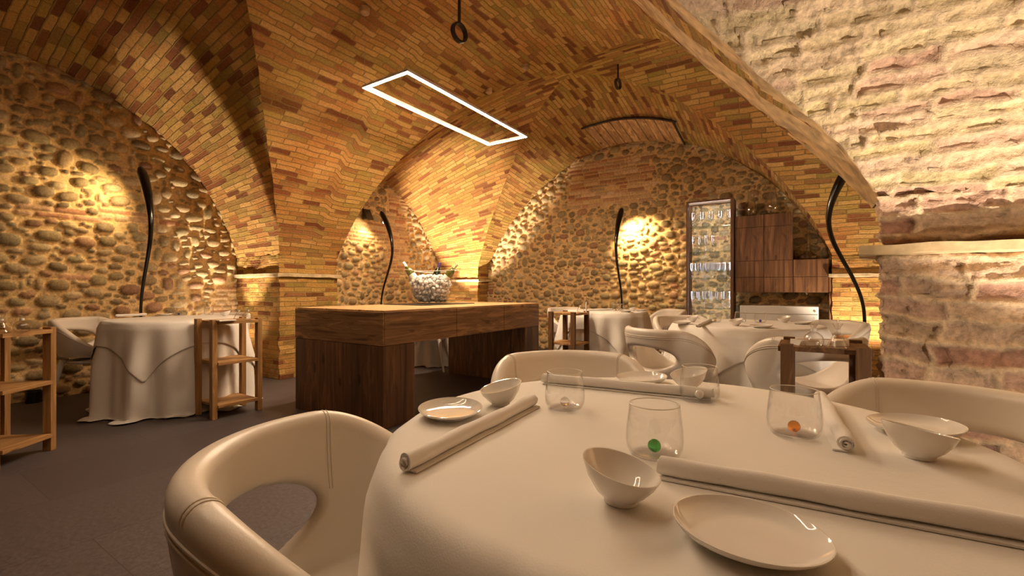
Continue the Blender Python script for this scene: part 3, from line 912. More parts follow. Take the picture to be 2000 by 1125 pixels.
def table(cx, cy, R, rot, label_t, label_c, seed, S=.69, folds=11, am=.055, fl=.10):
    rnd = random.Random(seed); ph = rnd.uniform(0, 6)
    t = empty('round_table', (cx, cy, 0), rot); tag(t, label_t, 'table', 'round tables hidden under white cloths')
    MB().lathe([(0, .70), (R-.005, .70), (R, .705), (R, .735), (R-.005, .74), (0, .74)], 64).build('table_top', M['plaster'], t, True)
    MB().tube([(0, 0, .02), (0, 0, .70)], .04, 16).build('leg', M['iron'], t, True)
    MB().lathe([(0, 0), (.26, 0), (.26, .015), (.05, .035), (0, .035)], 32).build('base', M['iron'], t, True)
    # cloths rest on the table
    c = empty('tablecloth', (cx, cy, 0), rot); tag(c, label_c, 'tablecloth', 'white double tablecloths')
    def skin(name, edge, z0, amp, n, phs, off, floor=False):
        NT = 220; mb = MB(); vs = []; fs = []; rad = [0, .15, .3, .4, R-.03, R-.008]; nd = 26
        for k in range(NT):
            th_ = 2*PI*k/NT; e = edge(th_)
            total = max(.02, e-R)
            for r in rad: vs.append((r*math.cos(th_), r*math.sin(th_), z0))
            # rounded shoulder + drop
            for j in range(nd):
                d = total*((j+1)/nd)
                if d < .016:
                    a = d/.016*PI/2; rr = R-.008+.012*math.sin(a); z = z0-.012*(1-math.cos(a))
                else:
                    dd = d-.008
                    z = z0-dd
                    rr = R+.004+off*min(1, dd/.06)*.8 + (hang(th_, dd, 0, amp, n, phs, flare=fl)-.006)
                    if floor and z < .012:
                        ex = .012-z; z = .004+.010*abs(math.sin(n*th_+ex*20)); rr += min(ex, .10)*(1.0 if math.sin(n*th_+phs) > -.2 else .2)
                vs.append((rr*math.cos(th_), rr*math.sin(th_), z))
        m = len(rad)+nd
        for k in range(NT):
            k2 = (k+1) % NT
            for j in range(m-1):
                if j == 0: fs.append((k*m, k*m+1, k2*m+1)) if True else None
                else: fs.append((k*m+j, k*m+j+1, k2*m+j+1, k2*m+j))
        mb.add(vs, fs); o = mb.build(name, M['cloth'], c, True)
        s = o.modifiers.new('s', 'SOLIDIFY'); s.thickness = .0022; s.offset = 1
        return o
    skin('under_cloth', lambda a: R+.80+.05*math.sin(4*a), .742, am, folds, ph, .0, True)
    skin('top_cloth', lambda a: min(S/max(abs(math.cos(a)), abs(math.sin(a))), S*1.40), .7475, am, folds, ph, .016)
    return t, c

T1 = cw(.281, .806); T2 = cw(-2.95, 3.98); T3 = cw(1.74, 3.37); T4 = cw(1.11, 5.44); T5 = cw(-1.0, 6.35)
table(*T1, .488, R33+.5, 'large round near table with four place settings and coloured glass balls', 'white tablecloth on the nearest round table', 1, S=.80, am=.022, fl=.0)
table(*T2, .50, .03, 'round table in front of the left pebble wall', 'white layered tablecloth of the left table by the pebble wall', 2)
table(*T3, .50, .38, 'round table in front of the glass cabinet', 'white tablecloth of the middle right table with blue and yellow glass balls', 3)
table(*T4, .49, R33+.9, 'round table at the far wall behind the thin curved lamp', 'white tablecloth of the far table below the brightest wall lamp', 4)
table(*T5, .48, R33+.3, 'round table hidden behind the wooden counter', 'white tablecloth seen through the gap of the wooden counter', 5)
ZT = .7505

# ------------------------------------------------------------------ tableware prototypes
def sh(o, me_name=None): return o
def plate_mesh():
    pr = [(0, .003), (.036, .003), (.038, 0), (.042, 0), (.043, .003), (.056, .0065), (.066, .0120), (.0700, .0165), (.0702, .0180), (.0690, .0182), (.0650, .0140), (.056, .0088), (.046, .0066), (.015, .0060), (0, .0060)]
    return MB().lathe(pr, 72, fn=lambda x, y, z: (x, y*.90, z+.035*x*(z/.018)**2))
def bowl_mesh():
    pr = [(0, .002), (.016, .002), (.017, 0), (.020, 0), (.020, .004), (.030, .0125), (.0395, .026), (.0450, .040), (.0450, .0412), (.0435, .041), (.037, .028), (.026, .0145), (.012, .008), (0, .0065)]
    return MB().lathe(pr, 56, fn=lambda x, y, z: (x, y*.95, z+.24*x*(z/.041)**1.3))
def tumbler_mesh():
    out = [(0, 0), (.030, 0), (.036, .003), (.0405, .012), (.0420, .024), (.0410, .042), (.0385, .062), (.0368, .0765)]
    inn = [(.0356, .0765), (.0374, .062), (.0399, .042), (.0409, .024), (.0393, .013), (.034, .005), (.028, .0035), (0, .0035)]
    return MB().lathe(out+[(.0362, .0775)]+inn, 48)
def napkin_mesh(L=.37, R=.0135):
    th_ = .0026; pts = []
    turns = 3.6; n = 70
    for i in range(n+1):
        a = 2*PI*turns*i/n; r = .003+(R-.003)*i/n
        pts.append((r*math.cos(a), r*math.sin(a)))
    a_end = 2*PI*turns
    # tail flap running outwards at the bottom
    ex, ez = pts[-1]
    vs = []; fs = []; m = len(pts)
    NL = 14
    for k in range(NL+1):
        y = -L/2+L*k/NL; wob = 1+.05*math.sin(k*1.7); dx = .0012*math.sin(k*.9)
        for (s) in (0, 1):
            for i, (x, z) in enumerate(pts):
                rr = math.hypot(x, z); f = (rr-th_*s)/rr*wob
                vs.append((x*f+dx, y+(.004*math.sin(i*.2) if k in (0, NL) else 0), max(-R*1.0, z*f)))
    W = 2*m
    for k in range(NL):
        for i in range(m-1):
            a = k*W+i
            fs.append((a, a+1, a+1+W, a+W)); b = a+m; fs.append((b, b+W, b+1+W, b+1))
        fs.append((k*W+m-1, k*W+2*m-1, (k+1)*W+2*m-1, (k+1)*W+m-1))
    for k in (0, NL):
        for i in range(m-1): fs.append((k*W+i, k*W+m+i, k*W+m+i+1, k*W+i+1))
    vs = [(x, y, z+R) for x, y, z in vs]
    mb = MB().add(vs, fs)
    mb.box(-.002, .0165, -L/2+.003, L/2-.002, 0.0002, .0028)
    return mb
MESH = {}
def proto(key, mb, mat, smooth=True):
    o = mb.build(key, mat, None, smooth); MESH[key] = o.data; bpy.data.objects.remove(o)
    return MESH[key]
def torus(R, r, n=48, k=8):
    mb = MB(); vs = [((R+r*math.cos(2*PI*j/k))*math.cos(2*PI*i/n), (R+r*math.cos(2*PI*j/k))*math.sin(2*PI*i/n), r*math.sin(2*PI*j/k)) for i in range(n) for j in range(k)]
    return mb.add(vs, [(i*k+j, ((i+1) % n)*k+j, ((i+1) % n)*k+(j+1) % k, i*k+(j+1) % k) for i in range(n) for j in range(k)])
proto('rim', torus(.0362, .0008), M['rim'])  # added ring, its colour stands in for the tumbler rim's highlight
proto('plate', plate_mesh(), M['china']); proto('bowl', bowl_mesh(), M['china'])
proto('tumbler', tumbler_mesh(), M['glass']); proto('napkin', napkin_mesh(), M['linen'])
proto('napkin_s', napkin_mesh(.22, .012), M['linen'])
for k in ('ballc', 'ballw', 'ballg', 'ballo', 'bally', 'ballb'): proto(k, MB().ball((0, 0, 0), .0098, 24), M[k])

def inst(name, key, loc, rz=0, parent=None, scale=None):
    o = bpy.data.objects.new(name, MESH[key]); COL.objects.link(o)
    o.location = loc; o.rotation_euler = (0, 0, rz)
    if scale: o.scale = (scale,)*3
    if parent: o.parent = parent
    return o
def plate(px, py, rz, label, z=ZT, s=1.0, xy=None):
    x, y = xy or at(px, py, z); o = inst('plate', 'plate', (x, y, z), rz, scale=s); tag(o, label, 'plate', 'small white plates'); return o
def bowl(px, py, rz, label, z=ZT, s=1.0, xy=None):
    x, y = xy or at(px, py, z); o = inst('bowl', 'bowl', (x, y, z), rz, scale=s); tag(o, label, 'bowl', 'slanted white bowls'); return o
def tumbler(px, py, ball, label, z=ZT, s=1.0):
    x, y = at(px, py, z); t = empty('water_glass', (x, y, z)); t.scale = (s,)*3
    tag(t, label, 'glass', 'tumblers with a glass ball inside')
    inst('glass_wall', 'tumbler', (0, 0, 0), 0, t); inst('rim', 'rim', (0, 0, .0772), 0, t); inst('glass_ball', ball, (0, 0, .0137), 0, t)
    return t
def napkin(p1, p2, label, z=ZT, key='napkin'):
    a = at(*p1, z); b = at(*p2, z)
    o = inst('rolled_napkin', key, ((a[0]+b[0])/2, (a[1]+b[1])/2, z), math.atan2(b[1]-a[1], b[0]-a[0])-PI/2)
    l = math.hypot(b[0]-a[0], b[1]-a[1]); L0 = .37 if key == 'napkin' else .22
    o.scale = (1, l/L0, 1)
    tag(o, label, 'napkin', 'rolled white napkins'); return o

# nearest table
def vf(a): return a+R33      # viewing-frame angle -> room angle
plate(880, 812, vf(PI*.55), 'white plate at the left edge of the nearest table, beside the upright slanted bowl')
bowl(978, 790, vf(.35), 'small slanted white bowl left of the clear-ball glass on the nearest table')
napkin((792, 922), (1042, 793), 'rolled napkin pointing toward the camera at the left of the nearest table')
tumbler(1103, 797, 'ballc', 'tumbler with a clear glass ball, left one on the nearest table')
tumbler(1366, 782, 'ballw', 'tumbler with a milky white ball at the back of the nearest table')
tumbler(1278, 888, 'ballg', 'tumbler with a green glass ball on the nearest table')
tumbler(1551, 848, 'ballo', 'tumbler with an orange glass ball on the nearest table')
napkin((1062, 748), (1392, 781), 'rolled napkin lying across the back of the nearest table', )
plate(1252, 747, vf(.4), 'white plate behind the rolled napkin at the back of the nearest table')
bowl(1345, 758, vf(.25), 'slanted white bowl seen through the milky-ball tumbler')
plate(1462, 1062, vf(PI*.85), 'white plate at the very front of the nearest table')
bowl(1213, 978, vf(PI*.85), 'slanted white bowl left of the front plate on the nearest table')
napkin((1290, 928), (2040, 1068), 'long rolled napkin running to the right edge between front plate and glasses')
napkin((1602, 786), (1652, 884), 'rolled napkin beside the orange-ball tumbler')
plate(1786, 846, vf(.1), 'white plate behind the slanted bowl at the right of the nearest table')
bowl(1795, 892, vf(PI+.2), 'slanted white bowl at the right of the nearest table', s=1.02)
# table by the left wall
napkin((226, 619), (285, 616), 'rolled napkin on the left table by the pebble wall', key='napkin_s')
tumbler(337, 615, 'ballc', 'left one of two close tumblers on the left wall table')
tumbler(349, 616, 'ballb', 'right one of two close tumblers on the left wall table, with a dark ball')
plate(322, 616.5, 0, 'white plate at the back of the left wall table')
tumbler(408, 615, 'ballc', 'tumbler standing alone above the wooden stand on the left wall table')
bowl(440, 617, 1, 'white bowl at the right side of the left wall table')
# middle right table
plate(1332, 632.5, vf(.2), 'white plate at the left edge of the middle right table')
bowl(1352, 628.5, vf(.3), 'white bowl behind the napkin at the left of the middle right table')
napkin((1362, 640), (1388, 628), 'rolled napkin at the left of the middle right table', key='napkin_s')
tumbler(1397, 629, 'bally', 'tumbler with a yellow ball on the middle right table')
tumbler(1446, 629, 'ballc', 'middle one of the three tumblers on the middle right table')
tumbler(1485, 630, 'ballb', 'tumbler with a blue ball on the middle right table')
bowl(1437, 636, vf(.2), 'white bowl in the middle of the middle right table')
plate(1487, 640, vf(.1), 'white plate at the front of the middle right table')
bowl(1531, 630, vf(.2), 'white bowl right of the blue-ball tumbler')
plate(1565, 633, vf(.1), 'white plate at the right edge of the middle right table')
# far table
napkin((1150, 607), (1196, 606), 'rolled napkin on the far table', key='napkin_s')
tumbler(1203, 607, 'bally', 'left one of the two tumblers on the far table')
tumbler(1213, 606, 'ballc', 'right one of the two tumblers on the far table')
bowl(1236, 607, 0, 'white bowl on the far table right of the lamp pole')
plate(1252, 607.5, 0, 'white plate at the right edge of the far table')
plate(1222, 609.5, 0, 'white plate at the front of the far table')

# ------------------------------------------------------------------ chairs
def chair_proto():
    from mathutils.bvhtree import BVHTree
    t = empty('tub_chair', (0, 0, 0))
    NC = 160
    fr = [0, .004, .012, .024, .04, .06, .082] + [.082+.918*i/44 for i in range(1, 45)]
    PH, FH, F0 = math.radians(47), .235, .60      # oval opening in the back
    def rim_h(p):
        return .47+.285*(1-sm((p-46)/116))
    def pos(phi, f):
        p = abs(math.degrees(phi)); h = rim_h(p); z = h-(h-.445)*f
        k = (h-.445)/.31
        wide, deep = .272, .275
        bulge = math.sin(min(1, f*1.15)*PI)*.02
        r = 1.0-(.22*f**1.5)*(.5+.5*k)+bulge*k
        r *= (1-.10*(1-k))
        x = wide*r*math.sin(phi); y = -deep*r*math.cos(phi)
        if y > 0: y *= .92
        return Vector((x, y, z))
    HT = .026
    def q_of(phi, f): return math.sqrt((phi/PH)**2+((f-F0)/FH)**2)
    def half_t(phi, f):
        h = rim_h(abs(math.degrees(phi))); d = f*(h-.445)
        q = q_of(phi, f)
        g = math.sqrt((phi/PH**2/.26)**2+((f-F0)/FH**2/.31)**2)/max(q, 1e-3)
        d = min(d, max(0, (q-1)/max(g, 1e-3)))
        u = min(1, d/HT); return HT*math.sqrt(max(0, 1-(1-u)**2))
    grid = {}
    for c in range(NC):
        phi = 2*PI*c/NC
        if phi > PI: phi -= 2*PI
        for j, f in enumerate(fr): grid[c, j] = [phi, f]
    keep = []
    for c in range(NC):
        mid = 2*PI*(c+.5)/NC
        if mid > PI: mid -= 2*PI
        for j in range(len(fr)-1):
            if q_of(mid, (fr[j]+fr[j+1])/2) < 1: continue
            keep.append((c, j))
    for k, g in grid.items():      # snap the cut edge to the oval
        q = q_of(*g)
        if q < 1.0 and q > .3: g[0] /= q; g[1] = F0+(g[1]-F0)/q
    ks = set(keep)
    for (c, j) in list(grid):
        around = [((c-a) % NC, j-b) for a in (0, 1) for b in (0, 1)]
        n_in = sum(1 for a in around if a in ks)
        if 0 < n_in < 4 and 0 < j < len(fr)-1:
            g = grid[c, j]; q = q_of(*g); g[0] /= q; g[1] = F0+(g[1]-F0)/q
    vs = []; fs = []; idx = {}
    def vid(c, j, side):
        k = (c % NC, j, side)
        if k not in idx:
            phi, f = grid[c % NC, j]
            e = 1e-3
            nrm = (pos(phi+e, f)-pos(phi-e, f)).cross(pos(phi, f+e)-pos(phi, max(0, f-e))).normalized()
            idx[k] = len(vs); vs.append(pos(phi, f)+nrm*half_t(phi, f)*side)
        return idx[k]
    for (c, j) in keep:
        for side in (-1, 1):
            fs.append((vid(c, j, side), vid(c+1, j, side), vid(c+1, j+1, side), vid(c, j+1, side)))
    L_ = len(fr)-1
    for side, rr in ((-1, ((.85, 0), (.5, -.006), (.2, -.008))), (1, ((.85, -.0), (.5, .0), (.2, .0)))):
        prev = [vid(c, L_, side) for c in range(NC)]
        for (k, dz) in rr:
            cur = []
            for c in range(NC):
                v = vs[vid(c, L_, side)]; cur.append(len(vs)); vs.append(Vector((v.x*k, v.y*k, v.z+dz-.004)))
            for c in range(NC): fs.append((prev[c], prev[(c+1) % NC], cur[(c+1) % NC], cur[c]))
            prev = cur
        fs.append(tuple(prev))
    mb = MB().add(vs, fs); o = mb.build('seat_shell', M['leather'], t, False)
    for f in o.data.polygons: f.use_smooth = True
    bvh = BVHTree.FromPolygons([v.co.copy() for v in o.data.vertices], [tuple(p.vertices) for p in o.data.polygons])
    def shoot(c, d, off=.0006):
        d = d.normalized(); hit = bvh.ray_cast(c+d*.12, -d, .2)
        return (hit[0]+d*off) if hit[0] else None
    def rad(p): return Vector((p.x, p.y, 0)).normalized()
    A = math.radians(128)
    for f in (.15, .185):
        pts = []
        for i in range(101):
            phi = -A+2*A*i/100; c = pos(phi, f); h = shoot(c, rad(c))
            if h: pts.append(h)
        MB().tube(pts, .0022, 6).build('seam', M['seam'], o, True)
    for sx in (-1, 1):
        for dphi in (0, .028):
            phi = sx*(math.radians(52)+dphi); pts = []
            for i in range(13):
                f = .52-.44*i/12; c = pos(phi, f); h = shoot(c, -rad(c))
                if h: pts.append(h)
            c = pos(phi, .085)
            for i in range(1, 16):
                a = PI*i/16; h = shoot(c, -rad(c)*math.cos(a)+Vector((0, 0, math.sin(a))))
                if h: pts.append(h)
            MB().tube(pts, .0013, 5).build('seam', M['seam'], o, True)
    # frame and legs
    MB().lathe([(.150, .372), (.185, .372), (.195, .385), (.190, .398), (.150, .398)], 32).build('leg_frame', M['legp'], t, True)
    for sx in (-1, 1):
        for sy in (-1, 1):
            a = Vector((sx*.155, sy*.15, .395)); b_ = Vector((sx*.225, sy*.215, 0))
            d = (b_-a)
            MB().tube([a+Vector((-sx*.03, -sy*.03, .0)), a, a+d*.10, a+d*.5, b_], [.020, .025, .0215, .0175, .012], 14).build('leg', M['legp'], t, True)
    return t
CH = chair_proto(); first = [True]
def chair(X, Y, fx, fy, label, s=1.0):
    c = CH if first[0] else copy_tree(CH)
    first[0] = False
    x, y = cw(X, Y); c.location = (x, y, 0); c.rotation_euler = (0, 0, facing(fx, fy)); c.scale = (s, s, s)
    tag(c, label, 'chair', 'cream leather tub chairs')
    return c
chair(-.240, .79, 1, .05, 'cream leather tub chair closest to the camera, front left of the nearest table', .975)
chair(.215, 1.56, .05, -1, 'cream tub chair at the far side of the nearest table, facing the camera')
chair(.94, 1.00, -.92, -.38, 'cream tub chair cut by the right edge of the photo')
chair(-3.66, 3.97, .99, .03, 'cream tub chair with visible white legs in front of the left pebble wall')
chair(-3.02, 4.62, .1, -1, 'cream tub chair whose rim shows behind the left wall table')
chair(1.06, 3.0, .85, .5, 'cream tub chair seen from behind with open back, left of the middle right table')
chair(1.62, 2.53, .08, 1, 'cream tub chair behind the dark wooden stand at the right pillar')
chair(1.60, 4.12, .1, -1, 'cream tub chair between the middle right table and the glass cabinet')
chair(2.42, 3.52, -1, -.12, 'cream tub chair at the right end of the middle right table below the curved lamp')
chair(1.86, 5.62, -.98, -.2, 'cream tub chair right of the far table near the cabinet')
chair(.78, 6.15, .35, -.9, 'cream tub chair at the far wall behind the far wooden stand')
chair(-1.04, 5.68, .05, 1, 'white-legged chair seen through the gap of the wooden counter')

# ------------------------------------------------------------------ wooden stands
def stand(cx, cy, rz, label, mz, my):
    t = empty('wooden_stand', (cx, cy, 0), rz); tag(t, label, 'stand', 'small wooden side stands')
    for sx in (-1, 1):
        for sy in (-1, 1):
            MB().box(sx*.13-.024, sx*.13+.024, sy*.171-.019, sy*.171+.019, 0, .768).build('leg', mz, t, bevel=.002)
    for z in (.088, .418, .735):
        mb = MB().box(-.128, .128, -.1515, .1515, z, z+.020)
        mb.box(.1285, .165, -.1515, .1515, z-.003, z+.020); mb.box(-.165, -.1285, -.1515, .1515, z-.003, z+.020)
        mb.build('shelf', my, t, bevel=.0015)
    return t
stand(-3.95, 1.83, 0, 'golden wooden stand with two open shelves in front of the left wall table', M['oak_z'], M['oak_y'])
S0 = cw(-3.00, 2.63); stand(*S0, .675, 'golden wooden stand cut by the left edge of the photo', M['oak_z'], M['oak_y'])
stand(-2.14, 4.43, 0, 'wooden stand in front of the far table next to the counter', M['dk_z'], M['oak_y'])
S3 = cw(1.385, 2.01); stand(*S3, 0, 'dark wooden stand with flasks and plates beside the right pillar', M['dk_z'], M['dk_y'])

def shift(c, dx, dy, rz=0):
    return (c[0]+dx*math.cos(rz)-dy*math.sin(rz), c[1]+dx*math.sin(rz)+dy*math.cos(rz))
ZST = .7555
MBf = {}
def flask_round():
    t = empty('oil_flask', (0, 0, 0))
    out = [(0, 0), (.018, 0), (.030, .006), (.037, .020), (.038, .034), (.032, .050), (.020, .062), (.010, .068), (.0085, .082), (.016, .100)]
    inn = [(r-.0012, z) for r, z in reversed(out) if r > .004]
    MB().lathe(out+inn+[(0, .002)], 28).build('glass_body', M['glass'], t, True)
    MB().lathe([(0, .060), (.0032, .060), (.0032, .122), (.0045, .126), (0, .129)], 12).build('stopper', M['glass'], t, True)
    MB().lathe([(.0088, .068), (.0105, .069), (.0105, .081), (.0088, .082)], 20).build('collar', M['ballw'], t, True)
    return t
def flask_cone():
    t = empty('oil_flask', (0, 0, 0))
    out = [(0, 0), (.036, 0), (.040, .004), (.030, .026), (.018, .052), (.009, .068), (.0085, .080), (.019, .103)]
    inn = [(r-.0012, z) for r, z in reversed(out) if r > .004]
    MB().lathe(out+inn+[(0, .002)], 28).build('glass_body', M['glass'], t, True)
    MB().lathe([(0, .060), (.0032, .060), (.0032, .120), (.006, .124), (0, .130)], 12).build('stopper', M['glass'], t, True)
    MB().lathe([(.0088, .068), (.0105, .069), (.0105, .079), (.0088, .080)], 20).build('collar', M['ballw'], t, True)
    return t
FR, FC = flask_round(), flask_cone(); ff = {'r': True, 'c': True}
def flask(kind, x, y, z, label):
    P = FR if kind == 'r' else FC
    c = P if ff[kind] else copy_tree(P); ff[kind] = False
    c.location = (x, y, z); tag(c, label, 'flask', 'small glass flasks on the stands')
flask('c', *at(2, 650, ZST), ZST, 'conical glass flask cut by the left edge of the photo')
flask('r', *at(43, 649, ZST), ZST, 'round glass flask on the left edge stand')
flask('c', *at(466, 624.5, ZST), ZST, 'conical glass flask on the stand of the left wall table')
flask('r', *at(484, 625, ZST), ZST, 'round glass flask on the stand of the left wall table')
flask('r', *at(1134, 611.5, ZST), ZST, 'round glass flask on the far wooden stand')
flask('r', *at(1589, 679, ZST), ZST, 'round glass flask on the dark stand by the right pillar')
flask('c', *at(1636, 680, ZST), ZST, 'conical glass flask on the dark stand by the right pillar')
# small trays / plate stacks on stands
def slab(name, px, py, lx, ly, h, rz, label, cat, mat):
    x, y = at(px, py, ZST); o = MB().box(-lx/2, lx/2, -ly/2, ly/2, 0, h).build(name, mat, bevel=.003)
    o.location = (x, y, ZST); o.rotation_euler = (0, 0, rz); tag(o, label, cat)
slab('white_tray', 438, 627, .10, .13, .012, .1, 'white rectangular dish on the stand of the left wall table', 'tray', M['china'])
slab('white_card', 1145, 609.5, .012, .05, .11, .3, 'white upright card on the far wooden stand', 'card', M['paper'])
def plate_stack(px, py, n, label0):
    x, y = at(px, py, ZST)
    for i in range(n):
        o = inst('small_plate', 'sq', (x, y, ZST+i*.0062), R33+.05*i)
        tag(o, label0[i], 'plate', 'stacked small square plates')
proto('sq', MB().box(-.045, .045, -.032, .032, 0, .0055), M['china'], False)
names = ['lowest', 'second lowest', 'second highest', 'top']
plate_stack(1572, 673, 4, [f'{n} plate of the left stack behind the round flask on the dark stand' for n in names])
plate_stack(1628, 674, 4, [f'{n} plate of the right stack behind the conical flask on the dark stand' for n in names])

# ------------------------------------------------------------------ curved black lamps
def lamp_proto():
    t = empty('curved_floor_lamp', (0, 0, 0))      # local +x points away from the wall
    P = [(0, .02, .012), (0, .40, .012), (0, .74, .0125), (.02, .92, .013), (.075, 1.09, .0145), (.15, 1.26, .016), (.215, 1.42, .018), (.245, 1.56, .020),
         (.24, 1.68, .023), (.215, 1.79, .029), (.175, 1.90, .036), (.125, 2.00, .041), (.07, 2.09, .042), (.025, 2.15, .036), (.0, 2.185, .022), (-.008, 2.198, .006)]
    # refine by Catmull-Rom
    pts = []; rad = []
    for i in range(len(P)-1):
        p0, p1, p2, p3 = P[max(i-1, 0)], P[i], P[i+1], P[min(i+2, len(P)-1)]
        for k in range(5):
            u = k/5
            q = [.5*((2*p1[j])+(-p0[j]+p2[j])*u+(2*p0[j]-5*p1[j]+4*p2[j]-p3[j])*u*u+(-p0[j]+3*p1[j]-3*p2[j]+p3[j])*u**3) for j in range(3)]
            pts.append((q[0], 0, q[1])); rad.append(max(.004, q[2]))
    pts.append((P[-1][0], 0, P[-1][1])); rad.append(P[-1][2])
    MB().tube(pts, rad, 20).build('curved_pole', M['black'], t, True)
    MB().lathe([(0, 0), (.13, 0), (.13, .012), (.03, .022), (0, .022)], 32).build('base', M['black'], t, True)
    MB().ball((0, 0, 0), .018, 16, sc=(.5, 1, 1.9)).build('lens', M['lens'], t, True).location = (.035, 0, 2.055)
    for c in t.children:
        if c.name.startswith('lens'): c.rotation_euler = (0, .65, 0); c.location = (.062, 0, 2.035)
    return t
M['lens'] = emit('lamp_lens', (1, .8, .5), 12)
LP = lamp_proto(); lf = [True]
def spot(loc, target, W, col, ang, blend=.6, size=.03, name='spot'):
    l = bpy.data.lights.new(name, 'SPOT'); l.energy = W; l.color = col; l.spot_size = math.radians(ang); l.spot_blend = blend; l.shadow_soft_size = size
    o = bpy.data.objects.new(name, l); COL.objects.link(o); o.location = loc
    o.rotation_euler = (Vector(target)-Vector(loc)).to_track_quat('-Z', 'Y').to_euler(); return o
WARM = (1.0, .70, .36)
def lamp(x, y, wall_dir, label, W, aim):
    t = LP if lf[0] else copy_tree(LP); lf[0] = False
    rz = math.atan2(-wall_dir[1], -wall_dir[0])
    t.location = (x, y, 0); t.rotation_euler = (0, 0, rz); tag(t, label, 'lamp', 'curved black floor lamps')
    hx, hy = x+math.cos(rz)*-.02, y+math.sin(rz)*-.02
    wx, wy = wall_dir
    spot((x+wx*.07, y+wy*.07, 2.02), aim, W, WARM, 125, .9, .03)
    return t
lamp(-5.42, 1.71, (-1, 0), 'curved black lamp in front of the left pebble wall', 26, (XL, 1.30, 1.8))
lamp(-5.42, 4.68, (-1, 0), 'curved black lamp behind the counter, left of the ice bowl', 16, (XL, 4.5, 1.75))
lamp(-2.24, 6.40, (0, 1), 'straight-looking curved black lamp lighting the end wall most brightly', 105, (-2.1, YF, 1.75))
lamp(.42, 4.75, (1, 0), 'thick curved black lamp beside the right pillar', 14, (XR, 4.9, 1.7))

# wall sconce
t = empty('wall_sconce', (XL+.03, 4.70, 2.10)); tag(t, 'black wedge shaped wall light beside the pillar arch', 'lamp')
MB().add([(0, -.07, 0), (.11, -.07, 0), (.02, -.07, .17), (0, -.07, .17), (0, .07, 0), (.11, .07, 0), (.02, .07, .17), (0, .07, .17)],
         [(0, 1, 2, 3), (7, 6, 5, 4), (0, 4, 5, 1), (1, 5, 6, 2), (2, 6, 7, 3), (3, 7, 4, 0)]).build('shade', M['black'], t, bevel=.004)
spot((XL+.12, 4.70, 2.06), (XL+.10, 4.70, 1), 22, WARM, 130, .8, .02)

# floor uplight and socket by the left wall
t = empty('floor_uplight', (*at(66, 786, 0), 0)); tag(t, 'short black cylindrical floor light at the foot of the left wall', 'lamp')
MB().lathe([(0, 0), (.055, 0), (.055, .10), (.048, .105), (.046, .09), (0, .09)], 24).build('housing', M['black'], t, True)
sx_, sy_ = at(111, 774, 0)
o = MB().box(-.04, .04, -.05, .05, 0, .06).build('socket_box', M['legp'], bevel=.008); o.location = (sx_, sy_, 0); tag(o, 'small white box on the floor behind the left chair', 'box')

# ------------------------------------------------------------------ glass display cabinet
def cabinet():
    x0, x1, y0, y1, zt = -1.345, -.765, 6.40, 6.66, 2.19
    t = empty('display_cabinet', ((x0+x1)/2, (y0+y1)/2, 0)); tag(t, 'tall narrow lit cabinet of glasses with wooden frame', 'cabinet')
    w = (x1-x0)/2; d = (y1-y0)/2
    MB().box(-w, -w+.025, -d, d, 0, zt).build('side_panel', M['cab'], t, bevel=.002)
    MB().box(w-.025, w, -d, d, 0, zt).build('side_panel', M['cab'], t, bevel=.002)
    MB().box(-w+.0255, w-.0255, -d, d, zt-.025, zt).build('top_panel', M['cab'], t, bevel=.002)
    MB().box(-w+.0255, w-.0255, -d, d, 0, .08).build('base_panel', M['cab'], t, bevel=.002)
    for z in (1.835, 1.50, 1.145, .745, .40):
        MB().box(-w+.028, w-.028, -d+.02, d-.01, z, z+.008).build('glass_shelf', M['shelf'], t)
    em = emit('cabinet_strip', (.92, .93, 1.0), 60)
    for s in (-1, 1):
        MB().box(s*(w-.0275)-.002, s*(w-.0275)+.002, -d+.014, -d+.022, .1, zt-.04).build('light_strip', em, t); MB().box(s*(w-.031)-.0055, s*(w-.031)+.0055, -d+.009, -d+.013, .09, zt-.03).build('front_lip', M['cab'], t)
    MB().box(-w+.04, w-.04, -d+.016, -d+.022, zt-.034, zt-.027).build('light_strip', em, t); MB().box(-w+.026, w-.026, -d+.009, -d+.013, zt-.05, zt-.026).build('front_lip', M['alu'], t)
    return x0, x1, (y0+y1)/2
cx0, cx1, cyc = cabinet()
proto('wineglass', MB().lathe([(0, 0), (.033, 0), (.032, .002), (.006, .005), (.0035, .012), (.0035, .085), (.008, .092), (.026, .108), (.036, .135), (.037, .160), (.031, .205), (.0302, .205), (.036, .160), (.035, .135), (.025, .110), (.007, .095), (0, .094)], 20), M['cglass'])
proto('stemglass', MB().lathe([(0, 0), (.030, 0), (.029, .002), (.005, .005), (.0035, .012), (.0035, .10), (.012, .115), (.024, .15), (.026, .19), (.022, .225), (.0212, .225), (.0252, .19), (.0232, .152), (.011, .118), (0, .116)], 20), M['cglass'])
proto('tumbler2', MB().lathe([(0, 0), (.026, 0), (.030, .02), (.031, .06), (.030, .125), (.0292, .125), (.0302, .06), (.029, .02), (.025, .004), (0, .004)], 20), M['cglass'])
def row(key, n, z, dy, nm, shelf_word, rowword, margin=.06, cap=None):
    for i in range(n):
        x = cx0+margin+(cx1-cx0-2*margin)*(i if cap is None else i*cap)/(max(1, n-1))
        o = inst(nm, key, (x, cyc+dy, z+.0085))
        tag(o, f'glass in the {rowword} row on the {shelf_word} of the lit cabinet', 'glass', f'{rowword} row glasses on the {shelf_word}')
row('wineglass', 5, 1.835, .0, 'wine_glass', 'top shelf', 'single')
row('stemglass', 4, 1.50, .0, 'wine_glass', 'second shelf', 'single', cap=.55)
row('wineglass', 8, 1.145, .055, 'wine_glass', 'third shelf', 'back', .055)
row('wineglass', 8, 1.145, -.045, 'wine_glass', 'third shelf', 'front', .055)
